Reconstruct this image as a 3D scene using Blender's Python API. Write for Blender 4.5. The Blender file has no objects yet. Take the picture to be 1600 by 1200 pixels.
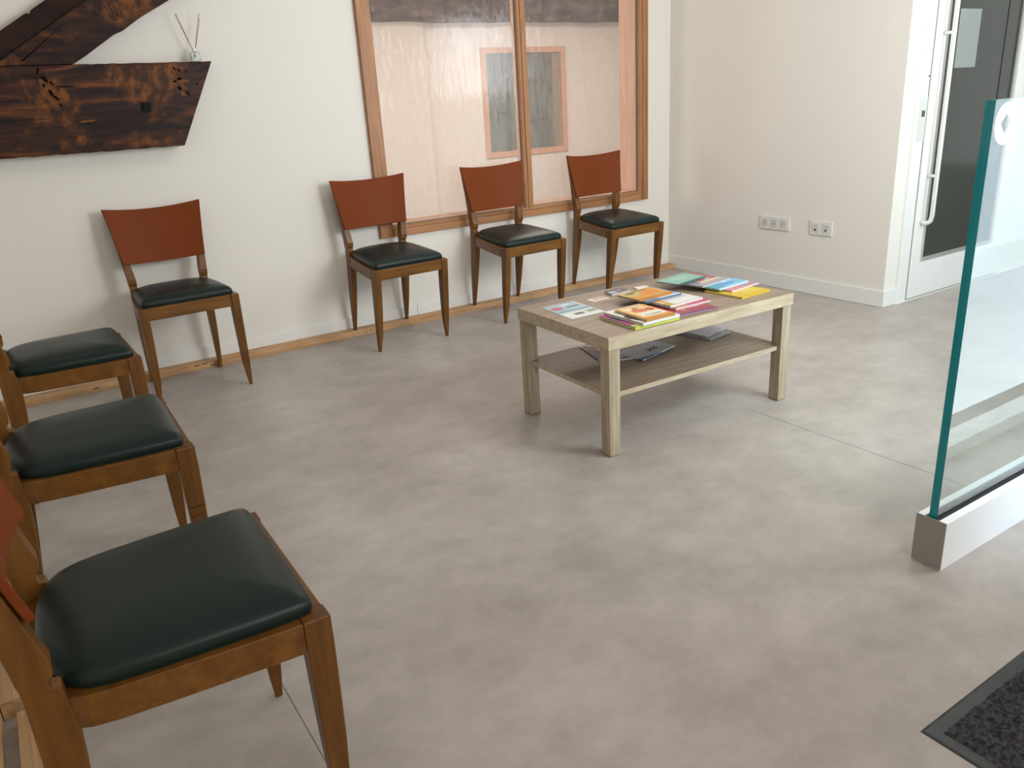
import bpy, bmesh, math, random
from mathutils import Vector, Matrix
random.seed(7)
S = bpy.context.scene
C = S.collection

# ------------------------------------------------------------------ camera
CAM = dict(loc=(-4.1261, -4.2909, 1.2255), yaw=1.0113, pitch=0.3430, roll=-0.0608, f=1231.54)
cd = bpy.data.cameras.new('camera'); cam = bpy.data.objects.new('camera', cd); C.objects.link(cam)
y_, p_, r_ = CAM['yaw'], CAM['pitch'], CAM['roll']
fw = Vector((math.cos(y_)*math.cos(p_), math.sin(y_)*math.cos(p_), -math.sin(p_)))
rt = Vector((math.sin(y_), -math.cos(y_), 0)); up = rt.cross(fw)
rt2 = math.cos(r_)*rt + math.sin(r_)*up; up2 = -math.sin(r_)*rt + math.cos(r_)*up
m = Matrix((rt2, up2, -fw)).transposed().to_4x4(); m.translation = Vector(CAM['loc'])
cam.matrix_world = m
cd.sensor_fit = 'HORIZONTAL'; cd.sensor_width = 36.0; cd.lens = CAM['f']*36.0/1600.0
cd.clip_start = 0.02
S.camera = cam

# ------------------------------------------------------------------ light and exposure
S.view_settings.view_transform = 'Standard'; S.view_settings.look = 'None'
S.view_settings.gamma = 1.0; S.view_settings.use_curve_mapping = False
S.view_settings.exposure = -0.28
try:
    S.cycles.use_denoising = True
    S.cycles.max_bounces = 10; S.cycles.diffuse_bounces = 5
    S.cycles.transparent_max_bounces = 16
    S.cycles.sample_clamp_indirect = 6.0
except Exception:
    pass
W = bpy.data.worlds.new('world'); S.world = W; W.use_nodes = True
W.node_tree.nodes['Background'].inputs[0].default_value = (0.86, 0.93, 1.0, 1)
W.node_tree.nodes['Background'].inputs[1].default_value = 1.0

def area(name, loc, size, power, col, direction):
    l = bpy.data.lights.new(name, 'AREA'); l.shape = 'RECTANGLE'; l.size, l.size_y = size
    l.energy = power; l.color = col
    o = bpy.data.objects.new(name, l); C.objects.link(o); o.location = loc
    o.rotation_euler = Vector(direction).to_track_quat('-Z', 'Y').to_euler()
    return o
# daylight coming in through the entrance door; fill lights are added, without a known source
area('entrance_sky', (-1.30, -3.78, 1.68), (1.12, 0.82), 76, (0.97, 0.965, 0.97), (0, 1, 0))
area('entrance_street', (-1.30, -3.78, 0.66), (1.12, 1.18), 15, (0.72, 0.89, 1.0), (0, 1, 0))
area('hall_fill_upper', (0.70, -3.78, 1.70), (0.95, 0.78), 24, (0.86, 0.94, 1.0), (0, 1, 0))  # added fill for the door wall, no window known here
area('hall_fill_lower', (0.70, -3.78, 0.70), (0.95, 1.15), 8, (0.80, 0.93, 1.0), (0, 1, 0))  # lower half of the added hall fill
area('street_side_fill', (-3.2, -5.32, 1.35), (1.9, 1.3), 34, (1.0, 0.92, 0.83), (0, 1, 0))  # unseen added light, ambient fill from behind the camera
area('far_room_side_fill', (-5.55, 1.5, 1.45), (2.2, 1.6), 112, (1.0, 0.93, 0.87), (1, 0, 0))  # added side fill for the jamb and far wall, no window there
area('far_room_top_fill', (0.9, 1.5, 2.55), (2.0, 1.0), 75, (1.0, 0.90, 0.83), (0, 0, -1))  # added overhead light to fill the far room, no fitting known
area('passage_lamp', (1.6, 4.3, 2.3), (0.8, 0.5), 14, (1.0, 0.96, 0.90), (0, 0, -1))
area('corridor_fill', (2.97, -2.6, 1.4), (1.2, 1.8), 9, (0.95, 0.97, 1.0), (-1, 0, 0))  # added corridor fill in front of a solid wall
area('ceiling_fill', (-1.8, -1.9, 2.58), (1.3, 1.0), 13, (1.0, 0.94, 0.86), (0, 0, -1))  # added overhead fill below a closed ceiling

# ------------------------------------------------------------------ materials
def nt(name):
    mt = bpy.data.materials.new(name); mt.use_nodes = True
    t = mt.node_tree; b = t.nodes['Principled BSDF']
    return mt, t, b
def L(t, a, b): t.links.new(a, b)
def N(t, kind, **kw):
    n = t.nodes.new(kind)
    for k, v in kw.items():
        if k in n.inputs.keys() if isinstance(k, str) else False: n.inputs[k].default_value = v
        else: setattr(n, k, v)
    return n
def c4(c): return (c[0], c[1], c[2], 1)
def srgb(r, g, b):
    f = lambda v: (v/255/12.92) if v/255 <= 0.04045 else ((v/255+0.055)/1.055)**2.4
    return (f(r), f(g), f(b))
def coords(t, scale=(1, 1, 1), rot=(0, 0, 0), kind='Object'):
    tc = t.nodes.new('ShaderNodeTexCoord'); mp = t.nodes.new('ShaderNodeMapping')
    mp.inputs['Scale'].default_value = scale; mp.inputs['Rotation'].default_value = rot
    L(t, tc.outputs[kind], mp.inputs['Vector']); return mp.outputs['Vector']
def ramp(t, fac, stops):
    r = t.nodes.new('ShaderNodeValToRGB'); e = r.color_ramp.elements
    while len(e) < len(stops): e.new(0.5)
    for i, (p, c) in enumerate(stops): e[i].position = p; e[i].color = c4(c)
    L(t, fac, r.inputs['Fac']); return r.outputs['Color']
def noise(t, vec, scale, detail=4, rough=0.5, dist=0.0):
    n = t.nodes.new('ShaderNodeTexNoise'); n.inputs['Scale'].default_value = scale
    n.inputs['Detail'].default_value = detail; n.inputs['Roughness'].default_value = rough
    n.inputs['Distortion'].default_value = dist
    L(t, vec, n.inputs['Vector']); return n.outputs['Fac']
def mixc(t, fac, a, b, mode='MIX'):
    n = t.nodes.new('ShaderNodeMix'); n.data_type = 'RGBA'; n.blend_type = mode
    for s, v in ((n.inputs[0], fac), (n.inputs[6], a), (n.inputs[7], b)):
        if hasattr(v, 'links') or hasattr(v, 'is_linked'): L(t, v, s)
        else: s.default_value = v if not isinstance(v, tuple) else c4(v)
    return n.outputs[2]
def bump(t, b, h, strength, dist=0.002):
    n = t.nodes.new('ShaderNodeBump'); n.inputs['Strength'].default_value = strength
    n.inputs['Distance'].default_value = dist
    L(t, h, n.inputs['Height']); L(t, n.outputs['Normal'], b.inputs['Normal'])

def plain(name, col, rough=0.5, metal=0.0, spec=0.5, coat=0.0):
    mt, t, b = nt(name)
    b.inputs['Base Color'].default_value = c4(col); b.inputs['Roughness'].default_value = rough
    b.inputs['Metallic'].default_value = metal; b.inputs['Specular IOR Level'].default_value = spec
    b.inputs['Coat Weight'].default_value = coat
    v = coords(t); n = noise(t, v, 60, 3)
    bump(t, b, n, 0.03, 0.001)
    return mt
def wall_mat(name, col):
    mt, t, b = nt(name)
    v = coords(t); n = noise(t, v, 1.3, 3)
    L(t, mixc(t, n, tuple(x*0.97 for x in col), col), b.inputs['Base Color'])
    b.inputs['Roughness'].default_value = 0.62
    b.inputs['Specular IOR Level'].default_value = 0.3
    bump(t, b, noise(t, v, 220, 2), 0.08, 0.001)
    return mt
def wood(name, dark, light, axis='X', scale=1.0, rough=0.4, streak=14, blot=0.3, spec=0.45, coat=0.0, contrast=(0.3, 0.7)):
    mt, t, b = nt(name)
    sc = {'X': (1.0, streak, streak), 'Y': (streak, 1.0, streak), 'Z': (streak, streak, 1.0)}[axis]
    v = coords(t, tuple(s*scale for s in sc))
    n1 = noise(t, v, 3.0, 6, 0.6, 0.6)
    col = ramp(t, n1, [(contrast[0], dark), (contrast[1], light)])
    n2 = noise(t, coords(t), 5.0*scale, 3)
    col2 = mixc(t, n2, tuple(x*(1-blot) for x in light), (1, 1, 1), 'MIX')
    n = t.nodes.new('ShaderNodeMix'); n.data_type = 'RGBA'; n.blend_type = 'MULTIPLY'
    n.inputs[0].default_value = blot
    L(t, col, n.inputs[6]); L(t, col2, n.inputs[7])
    L(t, n.outputs[2], b.inputs['Base Color'])
    b.inputs['Roughness'].default_value = rough; b.inputs['Specular IOR Level'].default_value = spec
    b.inputs['Coat Weight'].default_value = coat; b.inputs['Coat Roughness'].default_value = 0.25
    bump(t, b, n1, 0.12, 0.001)
    return mt

M = {}
M['wall'] = wall_mat('white_wall_paint', (0.785, 0.75, 0.695))
M['ceiling'] = wall_mat('ceiling_paint', (0.82, 0.81, 0.79))
M['skirting'] = plain('skirting_paint', (0.78, 0.775, 0.75), 0.4)
M['far_wall'] = wall_mat('cream_plaster', (0.80, 0.74, 0.69))
M['door_white'] = plain('white_lacquer', (0.80, 0.80, 0.78), 0.35)

# vinyl floor looking like polished concrete
mt, t, b = nt('concrete_vinyl'); M['floor'] = mt
v = coords(t)
n1 = noise(t, v, 1.5, 5, 0.6, 0.1); n2 = noise(t, coords(t, (1, 1.25, 1)), 6.0, 7, 0.68, 0.1); n3 = noise(t, v, 260, 2)
ca = ramp(t, n1, [(0.34, (0.376, 0.337, 0.305)), (0.50, (0.427, 0.385, 0.352)), (0.68, (0.485, 0.444, 0.412))])
cb = ramp(t, n2, [(0.34, (0.875, 0.87, 0.865)), (0.66, (1.10, 1.10, 1.105))])
cm = mixc(t, 1.0, ca, cb, 'MULTIPLY')
cc = ramp(t, n3, [(0.25, (0.93, 0.93, 0.93)), (0.6, (1.02, 1.02, 1.02))])
L(t, mixc(t, 1.0, cm, cc, 'MULTIPLY'), b.inputs['Base Color'])
b.inputs['Roughness'].default_value = 0.42; b.inputs['Specular IOR Level'].default_value = 0.38
bump(t, b, n3, 0.05, 0.0006)

M['chair_wood'] = wood('stained_beech', (0.115, 0.043, 0.007), (0.245, 0.105, 0.017), 'Z', 1.0, 0.36, 10, 0.45, 0.30, 0.10)
M['chair_rail'] = wood('stained_beech_rail', (0.120, 0.045, 0.007), (0.250, 0.108, 0.017), 'X', 1.0, 0.36, 10, 0.45, 0.30, 0.10)
M['pine'] = wood('raw_pine', (0.40, 0.215, 0.10), (0.68, 0.45, 0.25), 'X', 1.0, 0.6, 16, 0.25, 0.3)
M['pine_y'] = wood('raw_pine_lengthwise', (0.42, 0.24, 0.115), (0.70, 0.48, 0.27), 'Y', 1.0, 0.6, 16, 0.25, 0.3)
M['frame_h'] = wood('larch_horizontal', (0.33, 0.145, 0.06), (0.50, 0.255, 0.115), 'X', 1.0, 0.42, 18, 0.25, 0.4)
M['frame_v'] = wood('larch_vertical', (0.31, 0.135, 0.055), (0.48, 0.24, 0.105), 'Z', 1.0, 0.42, 18, 0.25, 0.4)
M['jamb'] = wood('larch_jamb_lit', (0.60, 0.34, 0.215), (0.74, 0.47, 0.33), 'Z', 1.0, 0.5, 14, 0.2, 0.3)  # larch made paler: bright light on the jamb put into its colour
M['oak_x'] = wood('sonoma_oak_top', (0.21, 0.152, 0.106), (0.365, 0.285, 0.215), 'X', 1.3, 0.42, 12, 0.2, 0.4, 0.0, (0.28, 0.72))
M['oak_edge_lit'] = wood('sonoma_oak_edge_lit', (0.40, 0.32, 0.22), (0.60, 0.51, 0.385), 'X', 2.0, 0.5, 8, 0.15, 0.35)  # lighter than the top: light on the front face put into colour
M['oak_z'] = wood('sonoma_oak_leg', (0.30, 0.235, 0.165), (0.54, 0.455, 0.34), 'Z', 1.6, 0.5, 16, 0.15, 0.35)

# dark, worn old beam
def beam_mat(name, rot):
    mt, t, b = nt(name)
    v = coords(t, (1.0, 4, 7), rot); v2 = coords(t, (1, 1, 1.3), rot); v3 = coords(t, (9, 4, 5.5), rot)
    a = noise(t, v, 2.2, 7, 0.62, 0.8); c = noise(t, v2, 4.5, 5, 0.6, 0.3); sc = noise(t, v3, 3.0, 4, 0.6)
    base = ramp(t, a, [(0.42, (0.014, 0.006, 0.006)), (0.55, (0.040, 0.014, 0.009)), (0.68, (0.16, 0.050, 0.013))])
    gold = ramp(t, sc, [(0.38, (0.040, 0.014, 0.007)), (0.62, (0.215, 0.072, 0.013))])
    fac = ramp(t, c, [(0.51, (0, 0, 0)), (0.62, (0.85, 0.85, 0.85))])
    L(t, mixc(t, fac, base, gold), b.inputs['Base Color'])
    b.inputs['Roughness'].default_value = 0.45; b.inputs['Specular IOR Level'].default_value = 0.16
    bump(t, b, a, 0.5, 0.004)
    return mt
M['beam'] = beam_mat('old_waxed_beam', (0, 0, 0))
M['brace'] = beam_mat('old_waxed_brace', (0, math.radians(28), 0))
M['far_beam'] = wood('greyed_beam', (0.075, 0.045, 0.040), (0.23, 0.165, 0.148), 'X', 1.4, 0.7, 3, 0.5, 0.2)
M['gouge'] = plain('dark_gouge', (0.007, 0.004, 0.003), 0.8, 0.0, 0.04)
M['gouge_pale'] = plain('splintered_wood', (0.17, 0.068, 0.018), 0.7, 0.0, 0.1)
M['iron'] = plain('black_iron', (0.008, 0.008, 0.009), 0.6, 0.0, 0.15)

def leather(name, col, rough, sc=240, fold=0.0):
    mt, t, b = nt(name)
    v = coords(t)
    n = noise(t, v, 5, 4); L(t, mixc(t, n, tuple(x*0.86 for x in col), tuple(min(1, x*1.10) for x in col)), b.inputs['Base Color'])
    b.inputs['Roughness'].default_value = rough; b.inputs['Specular IOR Level'].default_value = 0.5
    vo = t.nodes.new('ShaderNodeTexVoronoi'); vo.inputs['Scale'].default_value = sc
    L(t, v, vo.inputs['Vector']); bump(t, b, vo.outputs['Distance'], 0.10, 0.0008)
    return mt
M['green'] = leather('dark_green_leatherette', (0.0085, 0.019, 0.0165), 0.36)
M['green'].node_tree.nodes['Principled BSDF'].inputs['Specular IOR Level'].default_value = 0.28
M['terracotta'] = leather('terracotta_leatherette', (0.185, 0.043, 0.0125), 0.5)
M['terracotta'].node_tree.nodes['Principled BSDF'].inputs['Specular IOR Level'].default_value = 0.07
M['panel_back'] = plain('terracotta_edge', (0.11, 0.04, 0.02), 0.5)

M['white_plastic'] = plain('white_plastic', (0.72, 0.71, 0.68), 0.35)
M['ivory_plastic'] = plain('grey_plastic_insert', (0.60, 0.585, 0.565), 0.4)
M['dark'] = plain('dark_hole', (0.012, 0.012, 0.012), 0.6)
M['grey_line'] = plain('grey_gasket', (0.10, 0.10, 0.098), 0.6)
M['chrome'] = plain('satin_white_metal', (0.78, 0.77, 0.75), 0.25, 0.35)
M['bead'] = plain('beige_bead', (0.46, 0.44, 0.40), 0.4)
M['bead_grey'] = plain('grey_bead', (0.30, 0.305, 0.29), 0.35)
M['alu'] = plain('white_aluminium', (0.90, 0.93, 0.97), 0.34, 0.0)
M['alu_cap'] = plain('aluminium_end_cap', (0.30, 0.285, 0.255), 0.45, 0.2)
M['rubber'] = plain('black_rubber', (0.030, 0.030, 0.032), 0.5)
M['mat_rubber'] = plain('mat_rubber_edge', (0.026, 0.027, 0.027), 0.5)
M['sheet_grey'] = plain('paper_behind_glass', (0.26, 0.285, 0.265), 0.5)
M['sticker'] = plain('white_sticker', (0.80, 0.86, 0.85), 0.45)
M['dark_panel'] = plain('smoked_glass', (0.050, 0.054, 0.046), 0.12, 0.0, 0.14)
M['dark_panel2'] = plain('smoked_glass_side', (0.060, 0.064, 0.056), 0.12, 0.0, 0.25)
M['grey_door'] = wall_mat('grey_green_door', (0.40, 0.41, 0.37))
M['grey_wall'] = wall_mat('grey_green_wall', (0.42, 0.42, 0.38))
M['pavement'] = wall_mat('pale_pavement', (0.6, 0.6, 0.58))

def glass_mat(name, tint, refl=1.0, film=0.0, rough=0.0, wrinkle=0.0, filmcol=(0.9, 0.9, 0.9)):
    mt = bpy.data.materials.new(name); mt.use_nodes = True; t = mt.node_tree; t.nodes.clear()
    out = t.nodes.new('ShaderNodeOutputMaterial')
    tr = t.nodes.new('ShaderNodeBsdfTransparent'); tr.inputs[0].default_value = c4(tint)
    gl = t.nodes.new('ShaderNodeBsdfGlossy'); gl.inputs['Roughness'].default_value = rough
    fr = t.nodes.new('ShaderNodeFresnel'); fr.inputs['IOR'].default_value = 1.52
    mu = t.nodes.new('ShaderNodeMath'); mu.operation = 'MULTIPLY'; mu.use_clamp = True; mu.inputs[1].default_value = refl
    geo = t.nodes.new('ShaderNodeNewGeometry'); inv = t.nodes.new('ShaderNodeMath'); inv.operation = 'SUBTRACT'; inv.inputs[0].default_value = 1.0
    L(t, geo.outputs['Backfacing'], inv.inputs[1])
    front = t.nodes.new('ShaderNodeMath'); front.operation = 'MULTIPLY'
    L(t, fr.outputs[0], front.inputs[0]); L(t, inv.outputs[0], front.inputs[1])
    L(t, front.outputs[0], mu.inputs[0])
    base = tr.outputs[0]
    if film > 0:
        df = t.nodes.new('ShaderNodeBsdfDiffuse'); df.inputs[0].default_value = c4(filmcol)
        m0 = t.nodes.new('ShaderNodeMixShader'); m0.inputs[0].default_value = film
        L(t, tr.outputs[0], m0.inputs[1]); L(t, df.outputs[0], m0.inputs[2]); base = m0.outputs[0]
        if wrinkle > 0:
            v = coords(t, (3.2, 1, 1.0)); n = noise(t, v, 5, 6, 0.7, 2.5)
            rr = t.nodes.new('ShaderNodeMapRange'); rr.inputs[1].default_value = 0.3; rr.inputs[2].default_value = 0.75
            rr.inputs[3].default_value = film*0.4; rr.inputs[4].default_value = film*1.9
            L(t, n, rr.inputs[0]); L(t, rr.outputs[0], m0.inputs[0])
    mx = t.nodes.new('ShaderNodeMixShader')
    L(t, mu.outputs[0], mx.inputs[0]); L(t, base, mx.inputs[1]); L(t, gl.outputs[0], mx.inputs[2])
    if wrinkle > 0:
        v = coords(t, (2.5, 1, 1.0)); n = noise(t, v, 7, 5, 0.65, 2.0)
        bp = t.nodes.new('ShaderNodeBump'); bp.inputs['Strength'].default_value = wrinkle; bp.inputs['Distance'].default_value = 0.006
        L(t, n, bp.inputs['Height']); L(t, bp.outputs[0], gl.inputs['Normal'])
    L(t, mx.outputs[0], out.inputs[0])
    return mt
M['screen_glass'] = glass_mat('screen_glass', (0.93, 0.975, 0.965), 1.9)
M['pane_film'] = glass_mat('pane_with_film', (0.98, 0.97, 0.96), 1.0, 0.05, 0.04, 0.14, (0.85, 0.82, 0.80))
M['pane_far'] = glass_mat('far_pane_with_film', (0.92, 0.93, 0.90), 1.0, 0.12, 0.10, 0.35, (0.62, 0.62, 0.58))
M['clear_pane'] = glass_mat('clear_pane', (0.97, 0.98, 0.98), 1.0)
M['glass_edge'] = plain('teal_glass_edge', (0.0, 0.24, 0.28), 0.10, 0.0, 0.6)
M['glass_edge_pale'] = plain('pale_glass_edge', (0.20, 0.42, 0.42), 0.15, 0.0, 0.6)
M['bottle_glass'] = glass_mat('bottle_glass', (0.86, 0.90, 0.88), 1.6, 0.10, 0.02)
M['reed'] = plain('rattan_reed', (0.30, 0.13, 0.07), 0.7)
M['label'] = plain('pale_label', (0.55, 0.60, 0.54), 0.5)
M['label_dark'] = plain('label_print', (0.08, 0.10, 0.06), 0.5)
M['grey_panel'] = M['dark_panel']

# ------------------------------------------------------------------ mesh helpers
def obj(name, bm, mats, parent=None, smooth=False, bevel=0.0, segs=2, angle=35):
    me = bpy.data.meshes.new(name); bmesh.ops.recalc_face_normals(bm, faces=bm.faces[:])
    bm.to_mesh(me); bm.free()
    for mm in (mats if isinstance(mats, (list, tuple)) else [mats]): me.materials.append(mm)
    o = bpy.data.objects.new(name, me); C.objects.link(o)
    if parent: o.parent = parent
    if smooth:
        for p in me.polygons: p.use_smooth = True
    if bevel > 0:
        bv = o.modifiers.new('bevel', 'BEVEL'); bv.width = bevel; bv.segments = segs
        bv.limit_method = 'ANGLE'; bv.angle_limit = math.radians(angle); bv.harden_normals = False
    return o
def struct(name, bm, mats, **kw):
    o = obj(name, bm, mats, **kw); o['kind'] = 'structure'; return o
def empty(name, loc=(0, 0, 0), rz=0.0):
    o = bpy.data.objects.new(name, None); C.objects.link(o); o.location = loc
    o.rotation_euler = (0, 0, rz); o.empty_display_size = 0.1
    return o
def tag(o, label, cat, group=None):
    o['label'] = label; o['category'] = cat
    if group: o['group'] = group
    return o
def nb(): return bmesh.new()
def box(bm, a, b_, mi=0):
    x0, y0, z0 = a; x1, y1, z1 = b_
    vs = [bm.verts.new(p) for p in ((x0,y0,z0),(x1,y0,z0),(x1,y1,z0),(x0,y1,z0),(x0,y0,z1),(x1,y0,z1),(x1,y1,z1),(x0,y1,z1))]
    for f in ((0,3,2,1),(4,5,6,7),(0,1,5,4),(1,2,6,5),(2,3,7,6),(3,0,4,7)):
        fc = bm.faces.new([vs[i] for i in f]); fc.material_index = mi
    return vs
def loft(bm, rings, cap=True, mi=0):
    R = [[bm.verts.new(p) for p in r] for r in rings]; n = len(R[0])
    for a, b2 in zip(R, R[1:]):
        for i in range(n):
            f = bm.faces.new((a[i], a[(i+1) % n], b2[(i+1) % n], b2[i])); f.material_index = mi
    if cap:
        bm.faces.new(R[0][::-1]).material_index = mi; bm.faces.new(R[-1]).material_index = mi
def prism(bm, pts, axis, a, b2, mi=0):
    """outline pts (2-D) pushed from a to b2 along axis"""
    def P(p, w):
        return {'y': (p[0], w, p[1]), 'x': (w, p[0], p[1]), 'z': (p[0], p[1], w)}[axis]
    loft(bm, [[P(p, a) for p in pts], [P(p, b2) for p in pts]], True, mi)
def tube(bm, pts, r, n=12, mi=0):
    pts = [Vector(p) for p in pts]; rings = []
    ref = None
    for i, p in enumerate(pts):
        d = (pts[min(i+1, len(pts)-1)] - pts[max(i-1, 0)]).normalized()
        if ref is None:
            ref = Vector((0, 0, 1)) if abs(d.z) < 0.9 else Vector((1, 0, 0))
        a = d.cross(ref)
        if a.length < 0.2: ref = Vector((1, 0, 0)) if abs(d.x) < 0.7 else Vector((0, 1, 0)); a = d.cross(ref)
        a.normalize(); b3 = d.cross(a).normalized(); ref = a.cross(d).normalized()
        rr = r[i] if isinstance(r, (list, tuple)) else r
        rings.append([p + rr*(math.cos(2*math.pi*k/n)*a + math.sin(2*math.pi*k/n)*b3) for k in range(n)])
    loft(bm, rings, True, mi)
def disc(bm, c, r, axis, depth, n=24, mi=0):
    pts = [(math.cos(2*math.pi*k/n)*r, math.sin(2*math.pi*k/n)*r) for k in range(n)]
    if axis == 'x': prism(bm, [(c[1]+p[0], c[2]+p[1]) for p in pts], 'x', c[0], c[0]+depth, mi)
    elif axis == 'y': prism(bm, [(c[0]+p[0], c[2]+p[1]) for p in pts], 'y', c[1], c[1]+depth, mi)
    else: prism(bm, [(c[0]+p[0], c[1]+p[1]) for p in pts], 'z', c[2], c[2]+depth, mi)

# ------------------------------------------------------------------ the room
WD = 1.735                 # length of the socket wall
XL = -4.43; YB = -5.2; H = 2.6
bm = nb(); box(bm, (XL-0.2, YB-0.2, -0.06), (3.2, 0.0, 0.0)); struct('floor', bm, M['floor'])
bm = nb(); box(bm, (XL-0.2, YB-0.2, H), (3.2, 0.22, H+0.1)); struct('ceiling', bm, M['ceiling'])
# wall with the interior window (opening x -2.262..-0.236, z 0.53..2.03)
WX0, WX1, WZ0, WZ1 = -2.262, -0.240, 0.535, 2.05
bm = nb()
box(bm, (XL-0.2, 0, -0.06), (WX0, 0.18, H)); box(bm, (WX1, 0, -0.06), (0.0, 0.18, H))
box(bm, (WX0, 0, -0.06), (WX1, 0.18, WZ0)); box(bm, (WX0, 0, WZ1), (WX1, 0.18, H))
struct('wall_back', bm, M['wall'])
bm = nb(); box(bm, (0, -WD, -0.06), (0.12, 0.18, H)); struct('wall_right', bm, M['wall'])
bm = nb(); box(bm, (XL-0.2, YB, -0.06), (XL, 0, H)); struct('wall_left', bm, M['wall'])
# wall carrying the door, it goes on to the right of the socket wall
DX0, DX1 = 0.205, 1.198
bm = nb()
box(bm, (0.12, -WD, -0.06), (DX0, -WD+0.16, H)); box(bm, (DX1, -WD, -0.06), (3.2, -WD+0.16, H))
box(bm, (DX0, -WD, 2.10), (DX1, -WD+0.16, H))
struct('wall_door', bm, M['wall'])
bm = nb(); box(bm, (3.0, -3.65, -0.06), (3.2, -WD, H)); struct('wall_corridor', bm, M['wall'])
# street side: glazed entrance and an added opening for the hall fill, wall set back further on the left
bm = nb()
box(bm, (-2.05, -3.80, -0.06), (-1.90, -3.62, H)); box(bm, (-0.70, -3.80, -0.06), (0.20, -3.62, H)); box(bm, (1.20, -3.80, -0.06), (3.2, -3.62, H))
box(bm, (-1.90, -3.80, 2.15), (-0.70, -3.62, H)); box(bm, (0.20, -3.80, 2.15), (1.20, -3.62, H)); box(bm, (0.20, -3.80, -0.06), (1.20, -3.62, 0.10))
box(bm, (-2.05, YB, -0.06), (-1.93, -3.80, H))
struct('wall_entrance', bm, M['wall'])
bm = nb()
box(bm, (XL-0.2, YB-0.2, -0.06), (-4.15, YB, H)); box(bm, (-2.25, YB-0.2, -0.06), (-1.93, YB, H))
box(bm, (-4.15, YB-0.2, -0.06), (-2.25, YB, 0.70)); box(bm, (-4.15, YB-0.2, 2.0), (-2.25, YB, H))
struct('wall_street', bm, M['wall'])
# entrance door frame with its pane
bm = nb()
for a, b2 in (((-1.90, -3.74, 0), (-1.86, -3.66, 2.15)), ((-0.74, -3.74, 0), (-0.70, -3.66, 2.15)),
              ((-1.86, -3.74, 2.10), (-0.74, -3.66, 2.15)), ((-1.86, -3.74, 0), (-0.74, -3.66, 0.05))):
    box(bm, a, b2)
dr = struct('door_2', bm, M['door_white'], bevel=0.003)
bm = nb(); box(bm, (-1.86, -3.704, 0.05), (-0.74, -3.698, 2.10)); obj('pane', bm, M['clear_pane'], dr)
bm = nb()
for a, b2 in (((0.20, -3.74, 0.10), (0.24, -3.66, 2.15)), ((1.16, -3.74, 0.10), (1.20, -3.66, 2.15)),
              ((0.24, -3.74, 2.11), (1.16, -3.66, 2.15)), ((0.24, -3.74, 0.10), (1.16, -3.66, 0.14))):
    box(bm, a, b2)
w4 = struct('window_added_hall', bm, M['door_white'], bevel=0.003)  # unseen window, added to give the hall fill an opening
bm = nb(); box(bm, (0.24, -3.704, 0.14), (1.16, -3.698, 2.11)); obj('pane', bm, M['clear_pane'], w4)
bm = nb()
for a, b2 in (((-4.15, YB-0.12, 0.70), (-4.10, YB-0.04, 2.0)), ((-2.30, YB-0.12, 0.70), (-2.25, YB-0.04, 2.0)),
              ((-4.10, YB-0.12, 1.95), (-2.30, YB-0.04, 2.0)), ((-4.10, YB-0.12, 0.70), (-2.30, YB-0.04, 0.75))):
    box(bm, a, b2)
w3 = struct('window_added_street', bm, M['door_white'], bevel=0.003)  # unseen window, added to frame the ambient fill light
bm = nb(); box(bm, (-4.10, YB-0.083, 0.75), (-2.30, YB-0.077, 1.95)); obj('pane', bm, M['clear_pane'], w3)

# baseboards
def skirt(name, a, b2):
    bm = nb(); box(bm, a, b2); return struct(name, bm, M['skirting'], bevel=0.003)
skirt('baseboard_back', (XL, -0.012, 0), (-2.094, 0, 0.095))
bm = nb(); box(bm, (-2.0925, -0.012, 0), (-0.012, 0, 0.095)); struct('baseboard_back_right', bm, M['skirting'], bevel=0.003).name = 'trim_1'
skirt('baseboard_right', (-0.012, -WD-0.012, 0), (0, 0, 0.095))
bm = nb(); box(bm, (0, -WD-0.012, 0), (0.115, -WD, 0.095)); struct('baseboard_door', bm, M['skirting'], bevel=0.003)
skirt('baseboard_left', (XL, YB, 0), (XL+0.012, -0.012, 0.095))

# floor seams (welded joints in the vinyl)
bm = nb(); box(bm, (-1.752, -3.29, 0.0), (-1.7495, -2.30, 0.0004)); box(bm, (-3.822, -4.0, 0.0), (-3.8195, -2.55, 0.0004))
struct('trim_2', bm, plain('seam_grey', (0.20, 0.18, 0.16), 0.6))

# ------------------------------------------------------------------ interior window (window_1)
wroot = empty('window_1', (0, 0, 0)); wroot['kind'] = 'structure'
FY = -0.030                                   # front of the casing
def stile(x0, x1, z0, z1, name='stile', inner='R'):
    """upright casing: outer board plus a stepped glazing bead on the pane side(s)"""
    bm = nb(); w = x1-x0
    if inner == 'R':
        box(bm, (x0, FY, z0), (x0+w*0.62, 0.012, z1)); box(bm, (x0+w*0.62, FY+0.006, z0), (x1, 0.010, z1))
    elif inner == 'L':
        box(bm, (x0, FY+0.006, z0), (x0+w*0.38, 0.010, z1)); box(bm, (x0+w*0.38, FY, z0), (x1, 0.012, z1))
    else:
        box(bm, (x0, FY+0.006, z0), (x0+w*0.30, 0.010, z1)); box(bm, (x0+w*0.30, FY, z0), (x0+w*0.70, 0.012, z1))
        box(bm, (x0+w*0.70, FY+0.006, z0), (x1, 0.010, z1))
    return obj(name, bm, M['frame_v'], wroot, bevel=0.0015)
stile(-2.285, -2.203, 0.525, 2.09, inner='R')
stile(-0.300, -0.228, 0.525, 2.09, inner='L')
stile(-1.262, -1.206, 0.582, 2.02, name='mullion', inner='B')
bm = nb(); box(bm, (-2.203, FY, 0.525), (-0.300, 0.012, 0.566)); box(bm, (-2.203, FY+0.006, 0.567), (-0.300, 0.010, 0.586))
obj('bottom_rail', bm, M['frame_h'], wroot, bevel=0.0015)
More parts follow.
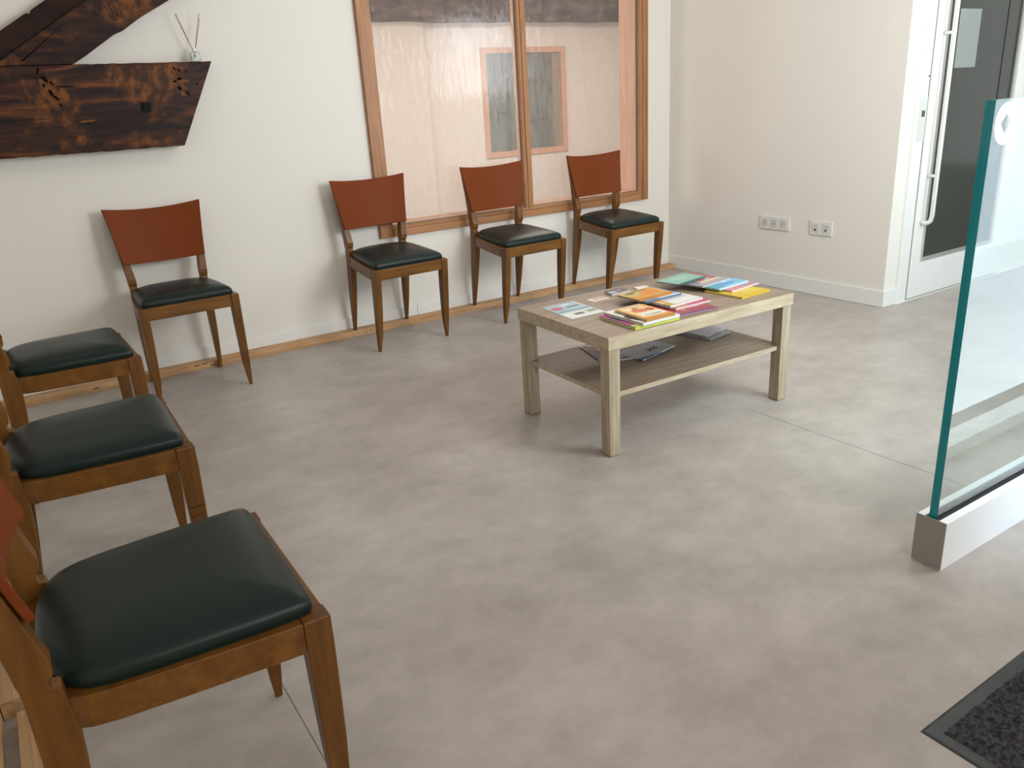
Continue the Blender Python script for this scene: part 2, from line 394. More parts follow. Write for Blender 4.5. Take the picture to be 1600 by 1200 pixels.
bm = nb(); box(bm, (-2.203, FY, 2.03), (-0.300, 0.012, 2.09)); obj('top_rail', bm, M['frame_h'], wroot, bevel=0.0015)
for x0, x1 in ((-2.215, -1.255), (-1.213, -0.290)):
    bm = nb(); box(bm, (x0, 0.004, 0.575), (x1, 0.008, 2.04)); obj('pane', bm, M['pane_film'], wroot)
# dark spacer round each pane
for x0, x1 in ((-2.203, -1.262), (-1.206, -0.300)):
    bm = nb()
    for a, b2 in (((x0, 0.001, 0.586), (x0+0.004, 0.013, 2.03)), ((x1-0.004, 0.001, 0.586), (x1, 0.013, 2.03)),
                  ((x0, 0.001, 0.586), (x1, 0.013, 0.589)), ((x0, 0.001, 2.026), (x1, 0.013, 2.03))):
        box(bm, a, b2)
    obj('gasket', bm, M['grey_line'], wroot)
# jambs lining the wall thickness behind the pane
bm = nb(); box(bm, (-0.300, 0.013, 0.56), (-0.240, 0.182, 2.05)); obj('jamb', bm, M['jamb'], wroot)
bm = nb(); box(bm, (-2.262, 0.013, 0.56), (-2.205, 0.182, 2.05)); obj('jamb', bm, M['jamb'], wroot)
bm = nb(); box(bm, (-1.254, 0.013, 0.575), (-1.214, 0.060, 2.04)); obj('mullion_back', bm, M['jamb'], wroot)
bm = nb(); box(bm, (-2.205, 0.013, 0.555), (-0.300, 0.182, 0.588)); obj('sill', bm, M['jamb'], wroot)
bm = nb()
for x in (-1.2635, -0.3015):
    for z in (0.72, 1.10, 1.62): disc(bm, (x, -0.010, z), 0.0035, 'x', 0.002, 10)
obj('screw', bm, M['dark'], wroot)

# ------------------------------------------------------------------ room behind the window
FYW = 3.6
bm = nb(); box(bm, (-5.6, 0.18, -0.06), (4.4, 6.4, 0.0)); struct('floor_far', bm, M['floor']).name = 'floor_2'
bm = nb(); box(bm, (-5.6, 0.22, H), (4.4, 6.4, H+0.1)); struct('ceiling_2', bm, M['ceiling'])
fx0, fx1, fz0, fz1 = 0.66, 1.80, 0.640, 1.795
bm = nb()
box(bm, (-5.6, FYW, -0.06), (fx0, FYW+0.16, H)); box(bm, (fx1, FYW, -0.06), (4.4, FYW+0.16, H))
box(bm, (fx0, FYW, -0.06), (fx1, FYW+0.16, fz0)); box(bm, (fx0, FYW, fz1), (fx1, FYW+0.16, H))
struct('wall_far', bm, M['far_wall'])
bm = nb(); box(bm, (-5.8, 0.0, -0.06), (-5.6, 6.4, H)); struct('wall_far_left', bm, M['far_wall'])
bm = nb(); box(bm, (4.4, 0.0, -0.06), (4.6, 6.4, H)); struct('wall_far_right', bm, M['far_wall'])
bm = nb(); box(bm, (0.12, 0.06, -0.06), (4.4, 0.18, H)); struct('wall_far_near', bm, M['far_wall'])
# shallow slab added to mark the brighter left part of the far wall
bm = nb(); box(bm, (-2.2, FYW-0.03, 0), (-0.02, FYW, 2.06)); struct('wall_added_step', bm, M['far_wall'])
# greyed old beam across the far wall
bm = nb()
n = 40; rings = []
for i in range(n+1):
    x = -3.0 + 7.2*i/n; w = 0.008*math.sin(i*1.7)+0.006*math.sin(i*0.6)
    rings.append([(x, FYW-0.16+w, 2.045+w*0.6), (x, FYW-0.001, 2.045+w*0.6), (x, FYW-0.001, 2.40), (x, FYW-0.16+w, 2.40+w)])
loft(bm, rings)
tag(obj('ceiling_beam', bm, M['far_beam']), 'greyed old timber beam seen at the top through the interior window', 'beam')
# far window
w2 = empty('window_2', (0, 0, 0)); w2['kind'] = 'structure'
fw_ = 0.060
for nm, a, b2, mm in (('stile', (fx0, FYW-0.02, fz0), (fx0+fw_, FYW+0.03, fz1), 'jamb'), ('stile', (fx1-fw_, FYW-0.02, fz0), (fx1, FYW+0.03, fz1), 'jamb'),
                  ('top_rail', (fx0+fw_, FYW-0.02, fz1-fw_), (fx1-fw_, FYW+0.03, fz1), 'jamb'), ('bottom_rail', (fx0+fw_, FYW-0.02, fz0), (fx1-fw_, FYW+0.03, fz0+fw_), 'jamb')):
    bm = nb(); box(bm, a, b2); obj(nm, bm, M[mm], w2, bevel=0.002)
bm = nb(); box(bm, (fx1-fw_-0.012, FYW+0.03, fz0), (fx1, FYW+0.16, fz1)); obj('jamb', bm, M['jamb'], w2)
bm = nb(); box(bm, (fx0+fw_, FYW+0.002, fz0+fw_), (fx1-fw_, FYW+0.007, fz1-fw_)); obj('pane', bm, M['pane_far'], w2)
# what stands behind the far window: grey-green wall with a door
YD = 5.4
bm = nb(); box(bm, (-5.6, YD, -0.06), (4.4, YD+0.15, H)); struct('wall_passage', bm, M['grey_wall'])
d3 = empty('door_3', (0, 0, 0)); d3['kind'] = 'structure'
bm = nb(); box(bm, (1.18, YD-0.035, 0.01), (2.10, YD-0.002, 2.12)); obj('leaf', bm, M['grey_door'], d3, bevel=0.003)
bm = nb()
for a, b2 in (((1.12, YD-0.05, 0), (1.17, YD-0.001, 2.18)), ((2.11, YD-0.05, 0), (2.16, YD-0.001, 2.18)), ((1.17, YD-0.05, 2.13), (2.11, YD-0.001, 2.18))): box(bm, a, b2)
obj('door_frame', bm, M['far_beam'], d3)
bm = nb(); box(bm, (1.945, YD-0.045, 0.96), (1.970, YD-0.035, 1.12)); tube(bm, [(1.957, YD-0.035, 1.085), (1.957, YD-0.085, 1.085), (2.085, YD-0.085, 1.085)], 0.011, 10)
obj('door_handle', bm, M['iron'], d3)
# glazed cupboard frames beside that door
bm = nb()
for x in (2.36, 2.62, 2.72): box(bm, (x, YD-0.10, 0.0), (x+0.018, YD-0.001, 2.1))
for z in (0.5, 1.0, 1.5, 2.08): box(bm, (2.36, YD-0.10, z), (2.74, YD-0.001, z+0.02))
tag(obj('shelf_rack', bm, M['bead_grey']), 'thin grey shelf rack glimpsed through the far window, right of the door there', 'rack')

# ------------------------------------------------------------------ door at the right (door_1)
d1 = empty('door_1', (0, -WD, 0)); d1['kind'] = 'structure'
def dbox(name, a, b2, mat, bev=0.002, parent=d1):
    bm = nb(); box(bm, a, b2); return obj(name, bm, mat, parent, bevel=bev)
dbox('door_frame', (0.112, -0.014, 0.0), (0.2035, 0.0, 2.16), M['door_white'])
# leaf with an opening for the smoked pane
GX0, GX1, GZ0, GZ1 = 0.300, 1.095, 0.215, 1.98
bm = nb()
box(bm, (DX0+0.002, -0.020, 0.014), (GX0, 0.03, 2.09)); box(bm, (GX1, -0.020, 0.014), (DX1-0.002, 0.03, 2.09))
box(bm, (GX0, -0.020, 0.014), (GX1, 0.03, GZ0)); box(bm, (GX0, -0.020, GZ1), (GX1, 0.03, 2.09))
obj('leaf', bm, M['door_white'], d1)
dbox('pane', (GX0, 0.000, GZ0), (GX1, 0.008, GZ1), M['dark_panel'], 0)
dbox('glazing_bead', (GX0, -0.012, GZ0), (GX0+0.040, 0.0, GZ1), M['bead'], 0.002)
dbox('glazing_bead', (GX0+0.040, -0.012, GZ0), (GX1-0.012, 0.0, GZ0+0.022), M['bead_grey'], 0.002)
dbox('glazing_bead', (GX1-0.012, -0.012, GZ0), (GX1, 0.0, GZ1), M['bead'], 0.002)
dbox('pane_reflection_edge', (0.937, -0.003, GZ0+0.022), (0.942, 0.0, GZ1), M['dark'], 0)  # dark strip painted in for the edge of a reflection in the pane
dbox('bottom_seal', (DX0+0.004, -0.012, 0.002), (DX1, 0.02, 0.013), M['bead_grey'], 0)
bm = nb(); box(bm, (DX0-0.0015, -0.0150, 0.01), (DX0+0.002, 0.0, 2.1)); obj('door_gap', bm, M['grey_line'], d1)
bm = nb(); box(bm, (0.1, -0.022, 0.0), (DX1+0.4, -0.001, 0.006)); struct('trim_3', bm, M['skirting']).location = (0, -WD, 0)
# handle: long bent tube on two brackets
hx, hy = 0.287, -0.068
pts = [(0.262, -0.020, 0.452), (0.268, -0.035, 0.447), (0.277, -0.052, 0.447), (0.284, -0.063, 0.458), (hx, hy, 0.485), (hx, hy, 0.52)]
pts += [(hx, hy, z) for z in (0.8, 1.2, 1.6)] + [(hx, hy, 1.68), (0.284, -0.063, 1.71), (0.277, -0.052, 1.722), (0.262, -0.020, 1.722)]
bm = nb(); tube(bm, pts, 0.0125, 16); hd = obj('door_handle', bm, M['chrome'], d1, smooth=True)
bm = nb(); tube(bm, [(0.276, -0.020, 0.705), (hx, hy, 0.705)], 0.009, 12); tube(bm, [(0.276, -0.020, 1.437), (hx, hy, 1.437)], 0.009, 12)
obj('handle_bracket', bm, M['chrome'], hd, smooth=True)
bm = nb(); box(bm, (0.133, -0.016, 0.892), (0.2025, -0.0142, 1.126)); lk = obj('lock_plate', bm, plain('lock_plate_grey', (0.72, 0.725, 0.70), 0.3, 0.2), d1)
bm = nb(); box(bm, (0.160, -0.019, 1.024), (0.184, -0.0155, 1.056)); obj('keyhole', bm, plain('keyhole_grey', (0.10, 0.10, 0.10), 0.4, 0.4), lk)
bm = nb(); disc(bm, (0.192, -0.0165, 1.228), 0.0048, 'y', 0.003, 12); obj('screw', bm, M['dark'], d1)
pp = dbox('notice_sheet', (0.445, -0.0012, 1.262), (0.655, -0.0003, 1.558), M['sheet_grey'], 0, None)
pp.location = (0, -WD, 0); tag(pp, 'blank pale A4 sheet taped to the smoked pane of the door', 'paper')

# sockets on the right wall
def outlet(name, yc, zc, n, kind, label):
    r = empty(name, (0, yc, zc)); w = 0.0775*n; w += 0.0
    bm = nb(); box(bm, (-0.011, -w/2, -0.042), (0.0, w/2, 0.042)); obj('cover_plate', bm, M['white_plastic'], r, bevel=0.004, segs=3)
    for i in range(n):
        yy = -(i-(n-1)/2)*0.0715
        bm = nb(); box(bm, (-0.0135, yy-0.023, -0.024), (-0.010, yy+0.023, 0.024)); ins = obj('socket_insert', bm, M['ivory_plastic'], r, bevel=0.0015)
        bm = nb()
        if kind == 'data':
            for dy, dz in ((-0.011, -0.004), (0.011, -0.004), (0.0, 0.009)): disc(bm, (-0.0145, yy+dy, dz), 0.0030, 'x', 0.001, 10)
            obj('contact_hole', bm, M['grey_line'], ins)
        else:
            disc(bm, (-0.0145, yy, -0.010), 0.0062, 'x', 0.001, 12)
            obj('contact_hole', bm, M['dark'], ins)
            bm = nb()
            for dy in (-0.009, 0.009): disc(bm, (-0.0145, yy+dy, 0.012), 0.0028, 'x', 0.001, 10)
            obj('contact_hole', bm, M['bead'], ins)
    tag(r, label, 'socket')
outlet('wall_socket', -0.958, 0.410, 3, 'data', 'white triple wall socket plate, the left one nearer the room corner')
outlet('wall_socket.001', -1.300, 0.408, 2, 'tv', 'white double wall socket with two black holes, on the right nearer the door')

# ------------------------------------------------------------------ timber battens on the floor
def batten(name, a, b2, mat, label, nicks=None):
    """planed batten with a long groove, knots as small dark discs"""
    r = nb(); (x0, y0, z0), (x1, y1, z1) = a, b2
    if x1-x0 > y1-y0:
        pf = [(y0, z0), (y1, z0), (y1, z1), (y0+0.024, z1), (y0+0.022, z1-0.003), (y0+0.019, z1-0.003), (y0+0.017, z1), (y0, z1)]
        prism(r, pf, 'x', x0, x1)
    else:
        box(r, a, b2)
    o = obj(name, r, mat, bevel=0.0015)
    return tag(o, label, 'batten', None)
TH = 0.034
b1 = batten('timber_batten', (-4.40, -0.083, 0), (-2.47, -0.0125, TH), M['pine'], 'raw pine batten on the floor along the white wall, left length behind the chairs')
b2_ = batten('timber_batten.001', (-2.468, -0.083, 0), (-0.0125, -0.0125, TH), M['pine'], 'raw pine batten on the floor under the interior window, reaching the corner')
for x, z in ((-3.42, 0.026), (-3.34, 0.012), (-3.38, 0.028), (-3.90, 0.018)):
    pts = [(x+0.016*math.cos(a*math.pi/5), z+0.0035*math.sin(a*math.pi/5)) for a in range(10)]
    bm = nb(); prism(bm, pts, 'y', -0.0840, -0.0828); obj('knot', bm, M['gouge_pale'], b1)
for x, z in ((-2.44, 0.02), (-2.425, 0.012), (-2.38, 0.022), (-2.24, 0.02), (-2.20, 0.014), (-1.30, 0.018), (-0.9, 0.026)):
    bm = nb(); disc(bm, (x, -0.0838, z), 0.0035, 'y', 0.001, 8); obj('nail_hole', bm, M['gouge_pale'], b2_)
b3_ = batten('timber_batten.002', (-4.418, -4.6, 0), (-4.366, -0.09, 0.045), M['pine_y'], 'raw pine batten on the floor against the left edge, outermost behind the nearest chair')
b4_ = batten('timber_batten.003', (-4.364, -2.47, 0), (-4.318, -1.2, 0.045), M['pine_y'], 'short yellowish pine offcut whose sawn end faces the camera, behind the nearest chair')
b5_ = batten('timber_batten.004', (-4.335, -3.6, 0), (-4.300, -2.50, 0.030), M['pine_y'], 'thin pine strip on the floor beside the back leg of the nearest chair')

# ------------------------------------------------------------------ chair
CH_G = 'wooden chairs around the waiting area'
def build_chair():
    """local frame: x to the right seen from the front, front edge at y = 0, back towards +y"""
    r = empty('dining_chair')
    ZT = 0.450
    def leg_front(s):
        S_ = [(0.0, 0.203, 0.2165, 0.018, 0.033), (0.05, 0.197, 0.2185, 0.014, 0.0375), (0.11, 0.190, 0.2195, 0.010, 0.041), (0.20, 0.186, 0.220, 0.005, 0.0435),
              (0.30, 0.1835, 0.220, 0.002, 0.045), (0.392, 0.182, 0.220, 0.0, 0.046), (ZT, 0.182, 0.220, 0.0, 0.046)]
        bm = nb()
        loft(bm, [[(s*a, c, z), (s*b2, c, z), (s*b2, d, z), (s*a, d, z)] for z, a, b2, c, d in S_])
        return obj('front_leg', bm, M['chair_wood'], r, bevel=0.0025)
    def leg_rear(s):
        # z, y front, y back, x in, x out : sabre leg, block at the rail, shoulder, raked post
        S_ = [(0.0, 0.419, 0.437, 0.160, 0.177), (0.06, 0.411, 0.437, 0.158, 0.179), (0.14, 0.400, 0.437, 0.155, 0.181), (0.24, 0.388, 0.436, 0.152, 0.182),
              (0.33, 0.379, 0.434, 0.150, 0.182), (0.395, 0.376, 0.434, 0.149, 0.182), (0.448, 0.381, 0.434, 0.149, 0.182), (0.472, 0.384, 0.434, 0.149, 0.182),
              (0.474, 0.396, 0.434, 0.149, 0.182), (0.487, 0.398, 0.435, 0.149, 0.183), (0.498, 0.390, 0.437, 0.149, 0.184), (0.520, 0.388, 0.439, 0.150, 0.185),
              (0.545, 0.395, 0.442, 0.152, 0.187), (0.575, 0.402, 0.445, 0.156, 0.190), (0.592, 0.406, 0.446, 0.158, 0.191),
              (0.68, 0.428, 0.455, 0.169, 0.199), (0.77, 0.452, 0.470, 0.181, 0.207), (0.842, 0.471, 0.482, 0.191, 0.213)]
        bm = nb()
        loft(bm, [[(s*a, c, z), (s*b2, c, z), (s*b2, d, z), (s*a, d, z)] for z, c, d, a, b2 in S_])
        return obj('back_leg', bm, M['chair_wood'], r, bevel=0.003)
    leg_front(-1); leg_front(1); leg_rear(-1); leg_rear(1)
    # front rail
    bm = nb(); box(bm, (-0.1815, 0.003, 0.394), (0.1815, 0.024, ZT-0.0005)); obj('front_rail', bm, M['chair_rail'], r, bevel=0.002)
    # side rails, bowed inwards at the back
    for s in (-1, 1):
        path = [(0.2195, 0.0465), (0.2165, 0.10), (0.2100, 0.18), (0.2030, 0.26), (0.1960, 0.325), (0.1880, 0.362), (0.1760, 0.387), (0.1570, 0.400)]
        inn = [(0.1945, 0.0465), (0.1915, 0.10), (0.185, 0.175), (0.178, 0.252), (0.171, 0.310), (0.164, 0.340), (0.154, 0.360), (0.143, 0.370)]
        bm = nb()
        loft(bm, [[(s*a[0], a[1], 0.394), (s*b2[0], b2[1], 0.394), (s*b2[0], b2[1], ZT-0.0005), (s*a[0], a[1], ZT-0.0005)] for a, b2 in zip(path, inn)])
        obj('side_rail', bm, M['chair_rail'], r, bevel=0.002)
    bm = nb(); box(bm, (-0.149, 0.398, 0.398), (0.149, 0.422, 0.445)); obj('back_rail', bm, M['chair_rail'], r, bevel=0.002)
    # upholstered drop-in seat: superellipse-like outline, domed
    def outline(k):
        """k = inset scale 0..1 around the centre line"""
        pts = []
        half = [(0.0, 0.0155), (0.10, 0.016), (0.196, 0.017), (0.2030, 0.024), (0.2025, 0.10), (0.1975, 0.18), (0.193, 0.26), (0.186, 0.325),
                (0.174, 0.362), (0.150, 0.386), (0.11, 0.401), (0.055, 0.409), (0.0, 0.411)]
        base = [(-x, y) for x, y in half[1:-1]] 
        base = base[::-1] + half[:1] + half[1:-1] + [half[-1]]
        cy = 0.205
        for x, y in base: pts.append((x*k, cy+(y-cy)*k))
        return pts
    bm = nb()
    prof = [(0.975, ZT-0.022), (0.985, ZT-0.001), (1.0, ZT+0.008), (1.0, ZT+0.016), (0.987, ZT+0.024), (0.95, ZT+0.0315), (0.88, ZT+0.038), (0.76, ZT+0.0435), (0.60, ZT+0.0475), (0.40, ZT+0.050), (0.2, ZT+0.051)]
    rings = [[(x, y, z) for x, y in outline(k)] for k, z in prof]
    loft(bm, rings)
    o = obj('seat', bm, M['green'], r, smooth=True)
    sb = o.modifiers.new('sub', 'SUBSURF'); sb.levels = 1; sb.render_levels = 2
    # curved back panel
    nu, nv = 20, 6; th = 0.014
    bm = nb(); F = []; B = []
    for j in range(nv+1):
        v = j/nv; w = 0.189 + (0.224-0.189)*(v**1.15); z = 0.593+(0.851-0.593)*v; yy = 0.387+(0.455-0.387)*v
        rf, rb = [], []
        for i in range(nu+1):
            u = -1+2*i/nu; dy = 0.034*(1-u*u); zz = z - (1-u*u)*(0.008+0.012*v)
            nx = -u*2*0.034/w; ln = math.hypot(1, nx)
            rf.append(bm.verts.new((u*w, yy+dy, zz))); rb.append(bm.verts.new((u*w - nx*th/ln*0.0, yy+dy+th, zz-0.0015)))
        F.append(rf); B.append(rb)
    for j in range(nv):
        for i in range(nu):
            bm.faces.new((F[j][i], F[j][i+1], F[j+1][i+1], F[j+1][i]))
            bm.faces.new((B[j][i+1], B[j][i], B[j+1][i], B[j+1][i+1]))
    for i in range(nu):
        bm.faces.new((F[0][i+1], F[0][i], B[0][i], B[0][i+1])); bm.faces.new((F[nv][i], F[nv][i+1], B[nv][i+1], B[nv][i]))
    for j in range(nv):
        bm.faces.new((F[j][0], F[j+1][0], B[j+1][0], B[j][0])); bm.faces.new((F[j+1][nu], F[j][nu], B[j][nu], B[j+1][nu]))
    obj('backrest', bm, M['terracotta'], r, bevel=0.003, segs=2, angle=50, smooth=False)
    for p in bpy.data.objects[-1:] if False else []: pass
    return r
chair0 = build_chair()
for ch in chair0.children:
    if ch.name.startswith('backrest'):
        for p in ch.data.polygons: p.use_smooth = True
        ch.data.set_sharp_from_angle(angle=math.radians(50)) if hasattr(ch.data, 'set_sharp_from_angle') else None
def copy_chair(src):
    r = src.copy(); C.objects.link(r)
    for ch in list(src.children):
        c = ch.copy(); C.objects.link(c); c.parent = r
        for g in ch.children:
            d = g.copy(); C.objects.link(d); d.parent = c
    return r
LIFT = 0.0345
chairs = [  # x, y, rotation, rear lift, label
    (-3.471, -0.534, 0.015, 0, 'green-seated wooden chair against the plain white wall, left of the window, under the beam end'),
    (-2.344, -0.484, 0.035, LIFT, 'green-seated wooden chair in front of the left upright of the window frame'),
    (-1.541, -0.489, 0.033, LIFT, 'green-seated wooden chair in front of the middle post of the window'),
    (-0.757, -0.485, 0.013, LIFT, 'green-seated wooden chair nearest the room corner, behind the low table'),
    (-3.811, -1.102, 1.600, 0, 'farthest of the three wooden chairs facing right at the left edge, backrest out of frame'),
    (-3.832, -2.081, 1.552, 0, 'middle one of the three wooden chairs facing right at the left edge'),
    (-3.814, -2.973, 1.564, 0, 'nearest and largest wooden chair, lower left corner, with the big dark green seat'),
]
for i, (x, y, a, lift, lab) in enumerate(chairs):
    o = chair0 if i == 0 else copy_chair(chair0)
    o.location = (x, y, 0)
    t_ = math.asin(lift/0.42) if lift else 0.0
    # tip forward about the front feet when the back feet stand on the batten
    q = Matrix.Rotation(a, 4, 'Z') @ Matrix.Rotation(t_, 4, 'X')
    o.rotation_euler = q.to_euler()
    if lift: o.location.z = -0.018*math.sin(t_)
    tag(o, lab, 'chair', CH_G)
chair0.scale = (1.0, 1.0, 1.012)
for o in C.objects:
    if o.name in ('dining_chair.004', 'dining_chair.005', 'dining_chair.006'): o.scale = (1.0, 1.0, 1.010)
CHS = [o for o in C.objects if o.name.startswith('dining_chair')]
# worn marks: scratch and screw heads on the legs of the middle left chair
mid = CHS[5]
bm = nb(); box(bm, (-0.2206, 0.006, 0.287), (-0.2200, 0.042, 0.2885)); obj('leg_scratch', bm, M['gouge'], mid); bm = nb()
for k in range(5): disc(bm, (-0.2206, 0.010+k*0.0065, 0.262+0.002*(k % 2)), 0.0016, 'x', 0.0006, 8)
obj('carved_mark', bm, M['gouge'], mid)
last = CHS[3]
bm = nb(); box(bm, (0.156, 0.3865, 0.512), (0.178, 0.3885, 0.518)); obj('post_scuff', bm, M['gouge_pale'], last)
bm = nb(); box(bm, (-0.030, 0.0, 0.0), (-0.001, 0.006, 0.006)); bm.free()

# ------------------------------------------------------------------ low table
TX, TY, TA = -2.4760, -2.2900, -0.0258
TLn, TWd, TZ = 0.932, 0.583, 0.45
tb = empty('coffee_table', (TX, TY, 0), TA)
bm = nb(); box(bm, (0, 0, TZ-0.048), (TLn, TWd, TZ), 1)
for f in bm.faces:
    f.normal_update()
    f.material_index = 0 if abs(f.normal.z) > 0.5 else 1
obj('tabletop', bm, [M['oak_x'], M['oak_edge_lit']], tb, bevel=0.0008, segs=1)
LG = 0.049; ins = 0.004
for sx in (0, 1):
    for sy in (0, 1):
        x0 = ins if sx == 0 else TLn-ins-LG; y0 = ins if sy == 0 else TWd-ins-LG
        bm = nb(); box(bm, (x0, y0, 0.003), (x0+LG, y0+LG, TZ-0.0485)); lg = obj('leg', bm, M['oak_z'], tb, bevel=0.0008, segs=1)
        bm = nb(); box(bm, (x0+0.004, y0+0.004, 0.0), (x0+LG-0.004, y0+LG-0.004, 0.003)); obj('glide', bm, M['rubber'], lg)
        if sx == 1 and sy == 0:
            bm = nb(); disc(bm, (TLn-0.078, -0.0008, TZ-0.042), 0.0035, 'y', 0.001, 10); obj('chip', bm, M['white_plastic'], tb)
# shelf with rounded notches at the legs
sz0, sz1 = 0.217, 0.235; i0 = 0.022; q_ = LG+ins+0.001
def corner(cx, cy, sx, sy):
    return [(cx, cy)]
bm = nb(); xa, xb, ya, yb = i0, TLn-i0, i0, TWd-i0; n_ = q_
pts = [(n_, ya), (TLn-n_, ya), (TLn-n_, n_), (xb, n_), (xb, TWd-n_), (TLn-n_, TWd-n_), (TLn-n_, yb), (n_, yb), (n_, TWd-n_), (xa, TWd-n_), (xa, n_), (n_, n_)]
R = [bm.verts.new((x, y, sz0)) for x, y in pts]; T_ = [bm.verts.new((x, y, sz1)) for x, y in pts]
k_ = len(pts)
for i in range(k_): bm.faces.new((R[i], R[(i+1) % k_], T_[(i+1) % k_], T_[i])).material_index = 1
bm.faces.new(R[::-1]); bm.faces.new(T_)
bmesh.ops.triangulate(bm, faces=[f for f in bm.faces if len(f.verts) > 4])
obj('shelf', bm, [M['oak_x'], M['oak_edge_lit']], tb)
tag(tb, 'low rectangular pale oak coffee table with a lower shelf, books on top', 'table')

# ------------------------------------------------------------------ books and papers
def prints(t, b, base, blobs):
    """printed cover: coloured rectangles / ellipses in generated 0..1 space"""
    tc = t.nodes.new('ShaderNodeTexCoord'); sp = t.nodes.new('ShaderNodeSeparateXYZ'); L(t, tc.outputs['Generated'], sp.inputs[0])
    nz = t.nodes.new('ShaderNodeTexNoise'); nz.inputs['Scale'].default_value = 9; nz.inputs['Detail'].default_value = 3
    L(t, tc.outputs['Generated'], nz.inputs['Vector'])
    def mth(op, a, c, clamp=False):
        m_ = t.nodes.new('ShaderNodeMath'); m_.operation = op; m_.use_clamp = clamp
        for i, v in enumerate((a, c)):
            if isinstance(v, (int, float)): m_.inputs[i].default_value = v
            else: L(t, v, m_.inputs[i])
        return m_.outputs[0]
    cur = None
    for kind, x, y, w, h, col in blobs:
        dx = mth('DIVIDE', mth('ABSOLUTE', mth('SUBTRACT', sp.outputs[0], x), 0), w)
        dy = mth('DIVIDE', mth('ABSOLUTE', mth('SUBTRACT', sp.outputs[1], y), 0), h)
        if kind == 'r': d = mth('MAXIMUM', dx, dy)
        else:
            d = mth('POWER', mth('ADD', mth('MULTIPLY', dx, dx), mth('MULTIPLY', dy, dy)), 0.5)
            d = mth('ADD', d, mth('MULTIPLY', mth('SUBTRACT', nz.outputs['Fac'], 0.5), 1.2))
        msk = mth('LESS_THAN', d, 1.0)
        n = t.nodes.new('ShaderNodeMix'); n.data_type = 'RGBA'
        L(t, msk, n.inputs[0])
        if cur is None: n.inputs[6].default_value = c4(base)
        else: L(t, cur, n.inputs[6])
        n.inputs[7].default_value = c4(col); cur = n.outputs[2]
    if cur is not None: L(t, cur, b.inputs['Base Color'])
    else: b.inputs['Base Color'].default_value = c4(base)
def cover(name, base, blobs, rough=0.32):
    mt, t, b = nt(name); prints(t, b, base, blobs); b.inputs['Roughness'].default_value = rough
    return mt
M['pages'] = plain('book_pages', (0.62, 0.60, 0.54), 0.7)
def quadpts(P):  # ensure list of 4 xy
    return [Vector((p[0], p[1])) for p in P]
def book(name, P, z, th, cov, spine_col, label, cat='book', group=None, tilt=None, hard=True):
    """P: corners front-left, front-right, back-right, back-left in world xy; z: underside height (float or 4 heights)"""
    P = quadpts(P); zz = z if isinstance(z, (list, tuple)) else [z]*4
    c = sum(P, Vector((0, 0)))/4; zc = sum(zz)/4
    ex = (P[1]-P[0]).normalized(); ang = math.atan2(ex.y, ex.x)
    r = empty(name, (c.x, c.y, zc), ang)
    ca, sa = math.cos(-ang), math.sin(-ang)
    Q = [((p-c).x*ca-(p-c).y*sa, (p-c).x*sa+(p-c).y*ca, h-zc) for p, h in zip(P, zz)]
    def shr(k, dz): return [(x*(1-k), y*(1-k), h+dz) for x, y, h in Q]
    cvt = min(0.0022, th*0.22)
    sm = plain(name+'_spine', spine_col, 0.35)
    bm = nb(); loft(bm, [shr(0, th-cvt), shr(0, th)])
    fc = obj('front_cover', bm, cov, r)
    bm = nb(); loft(bm, [shr(0, 0), shr(0, cvt)]); obj('back_cover', bm, sm, r)
    bm = nb(); loft(bm, [shr(0.03, cvt), shr(0.03, th-cvt)]); obj('page_block', bm, M['pages'], r)
    a, d = Q[0], Q[1]
    e = 0.0022
    if hard:
        bm = nb(); loft(bm, [[(a[0], a[1]-e, a[2]), (d[0], d[1]-e, d[2]), (d[0], d[1]+e, d[2]), (a[0], a[1]+e, a[2])],
                         [(a[0], a[1]-e, a[2]+th), (d[0], d[1]-e, d[2]+th), (d[0], d[1]+e, d[2]+th), (a[0], a[1]+e, a[2]+th)]])
        obj('spine', bm, sm, r)
    tag(r, label, cat, group)
    return r
def fr(cx, cy, ang, w, h):
    """rectangle given its front-left corner, direction of the front edge (deg), width, depth"""
    a = math.radians(ang); ux, uy = math.cos(a), math.sin(a); vx, vy = -uy, ux
    return [(cx, cy), (cx+ux*w, cy+uy*w), (cx+ux*w+vx*h, cy+uy*w+vy*h), (cx+vx*h, cy+vy*h)]
T0 = TZ + 0.0004
GC = 'children books in the front pile'; GB = 'children books fanned in the middle of the table'; GD = 'children books fanned at the right end of the table'
K = (0.02, 0.02, 0.025)
# front pile
book('picture_book', fr(-2.345, -2.278, -2.0, 0.205, 0.205), T0, 0.012, cover('magenta_cover', (0.36, 0.030, 0.17), [('e', 0.25, 0.6, 0.25, 0.2, (0.05, 0.05, 0.07)), ('r', 0.5, 0.05, 0.6, 0.08, (0.52, 0.55, 0.12)), ('e', 0.2, 0.8, 0.12, 0.06, (0.5, 0.5, 0.5))]),
     (0.50, 0.56, 0.09), 'magenta book with a lime green spine, bottom of the front pile', group=GC)
book('picture_book', fr(-2.318, -2.288, 0.0, 0.175, 0.215), T0+0.0124, 0.010, cover('white_cover', (0.66, 0.67, 0.65), [('e', 0.2, 0.35, 0.2, 0.2, (0.07, 0.06, 0.06)), ('e', 0.7, 0.8, 0.2, 0.1, (0.2, 0.15, 0.1))]),
     (0.68, 0.68, 0.68), 'white-edged book between the magenta and the orange one in the front pile', group=GC)
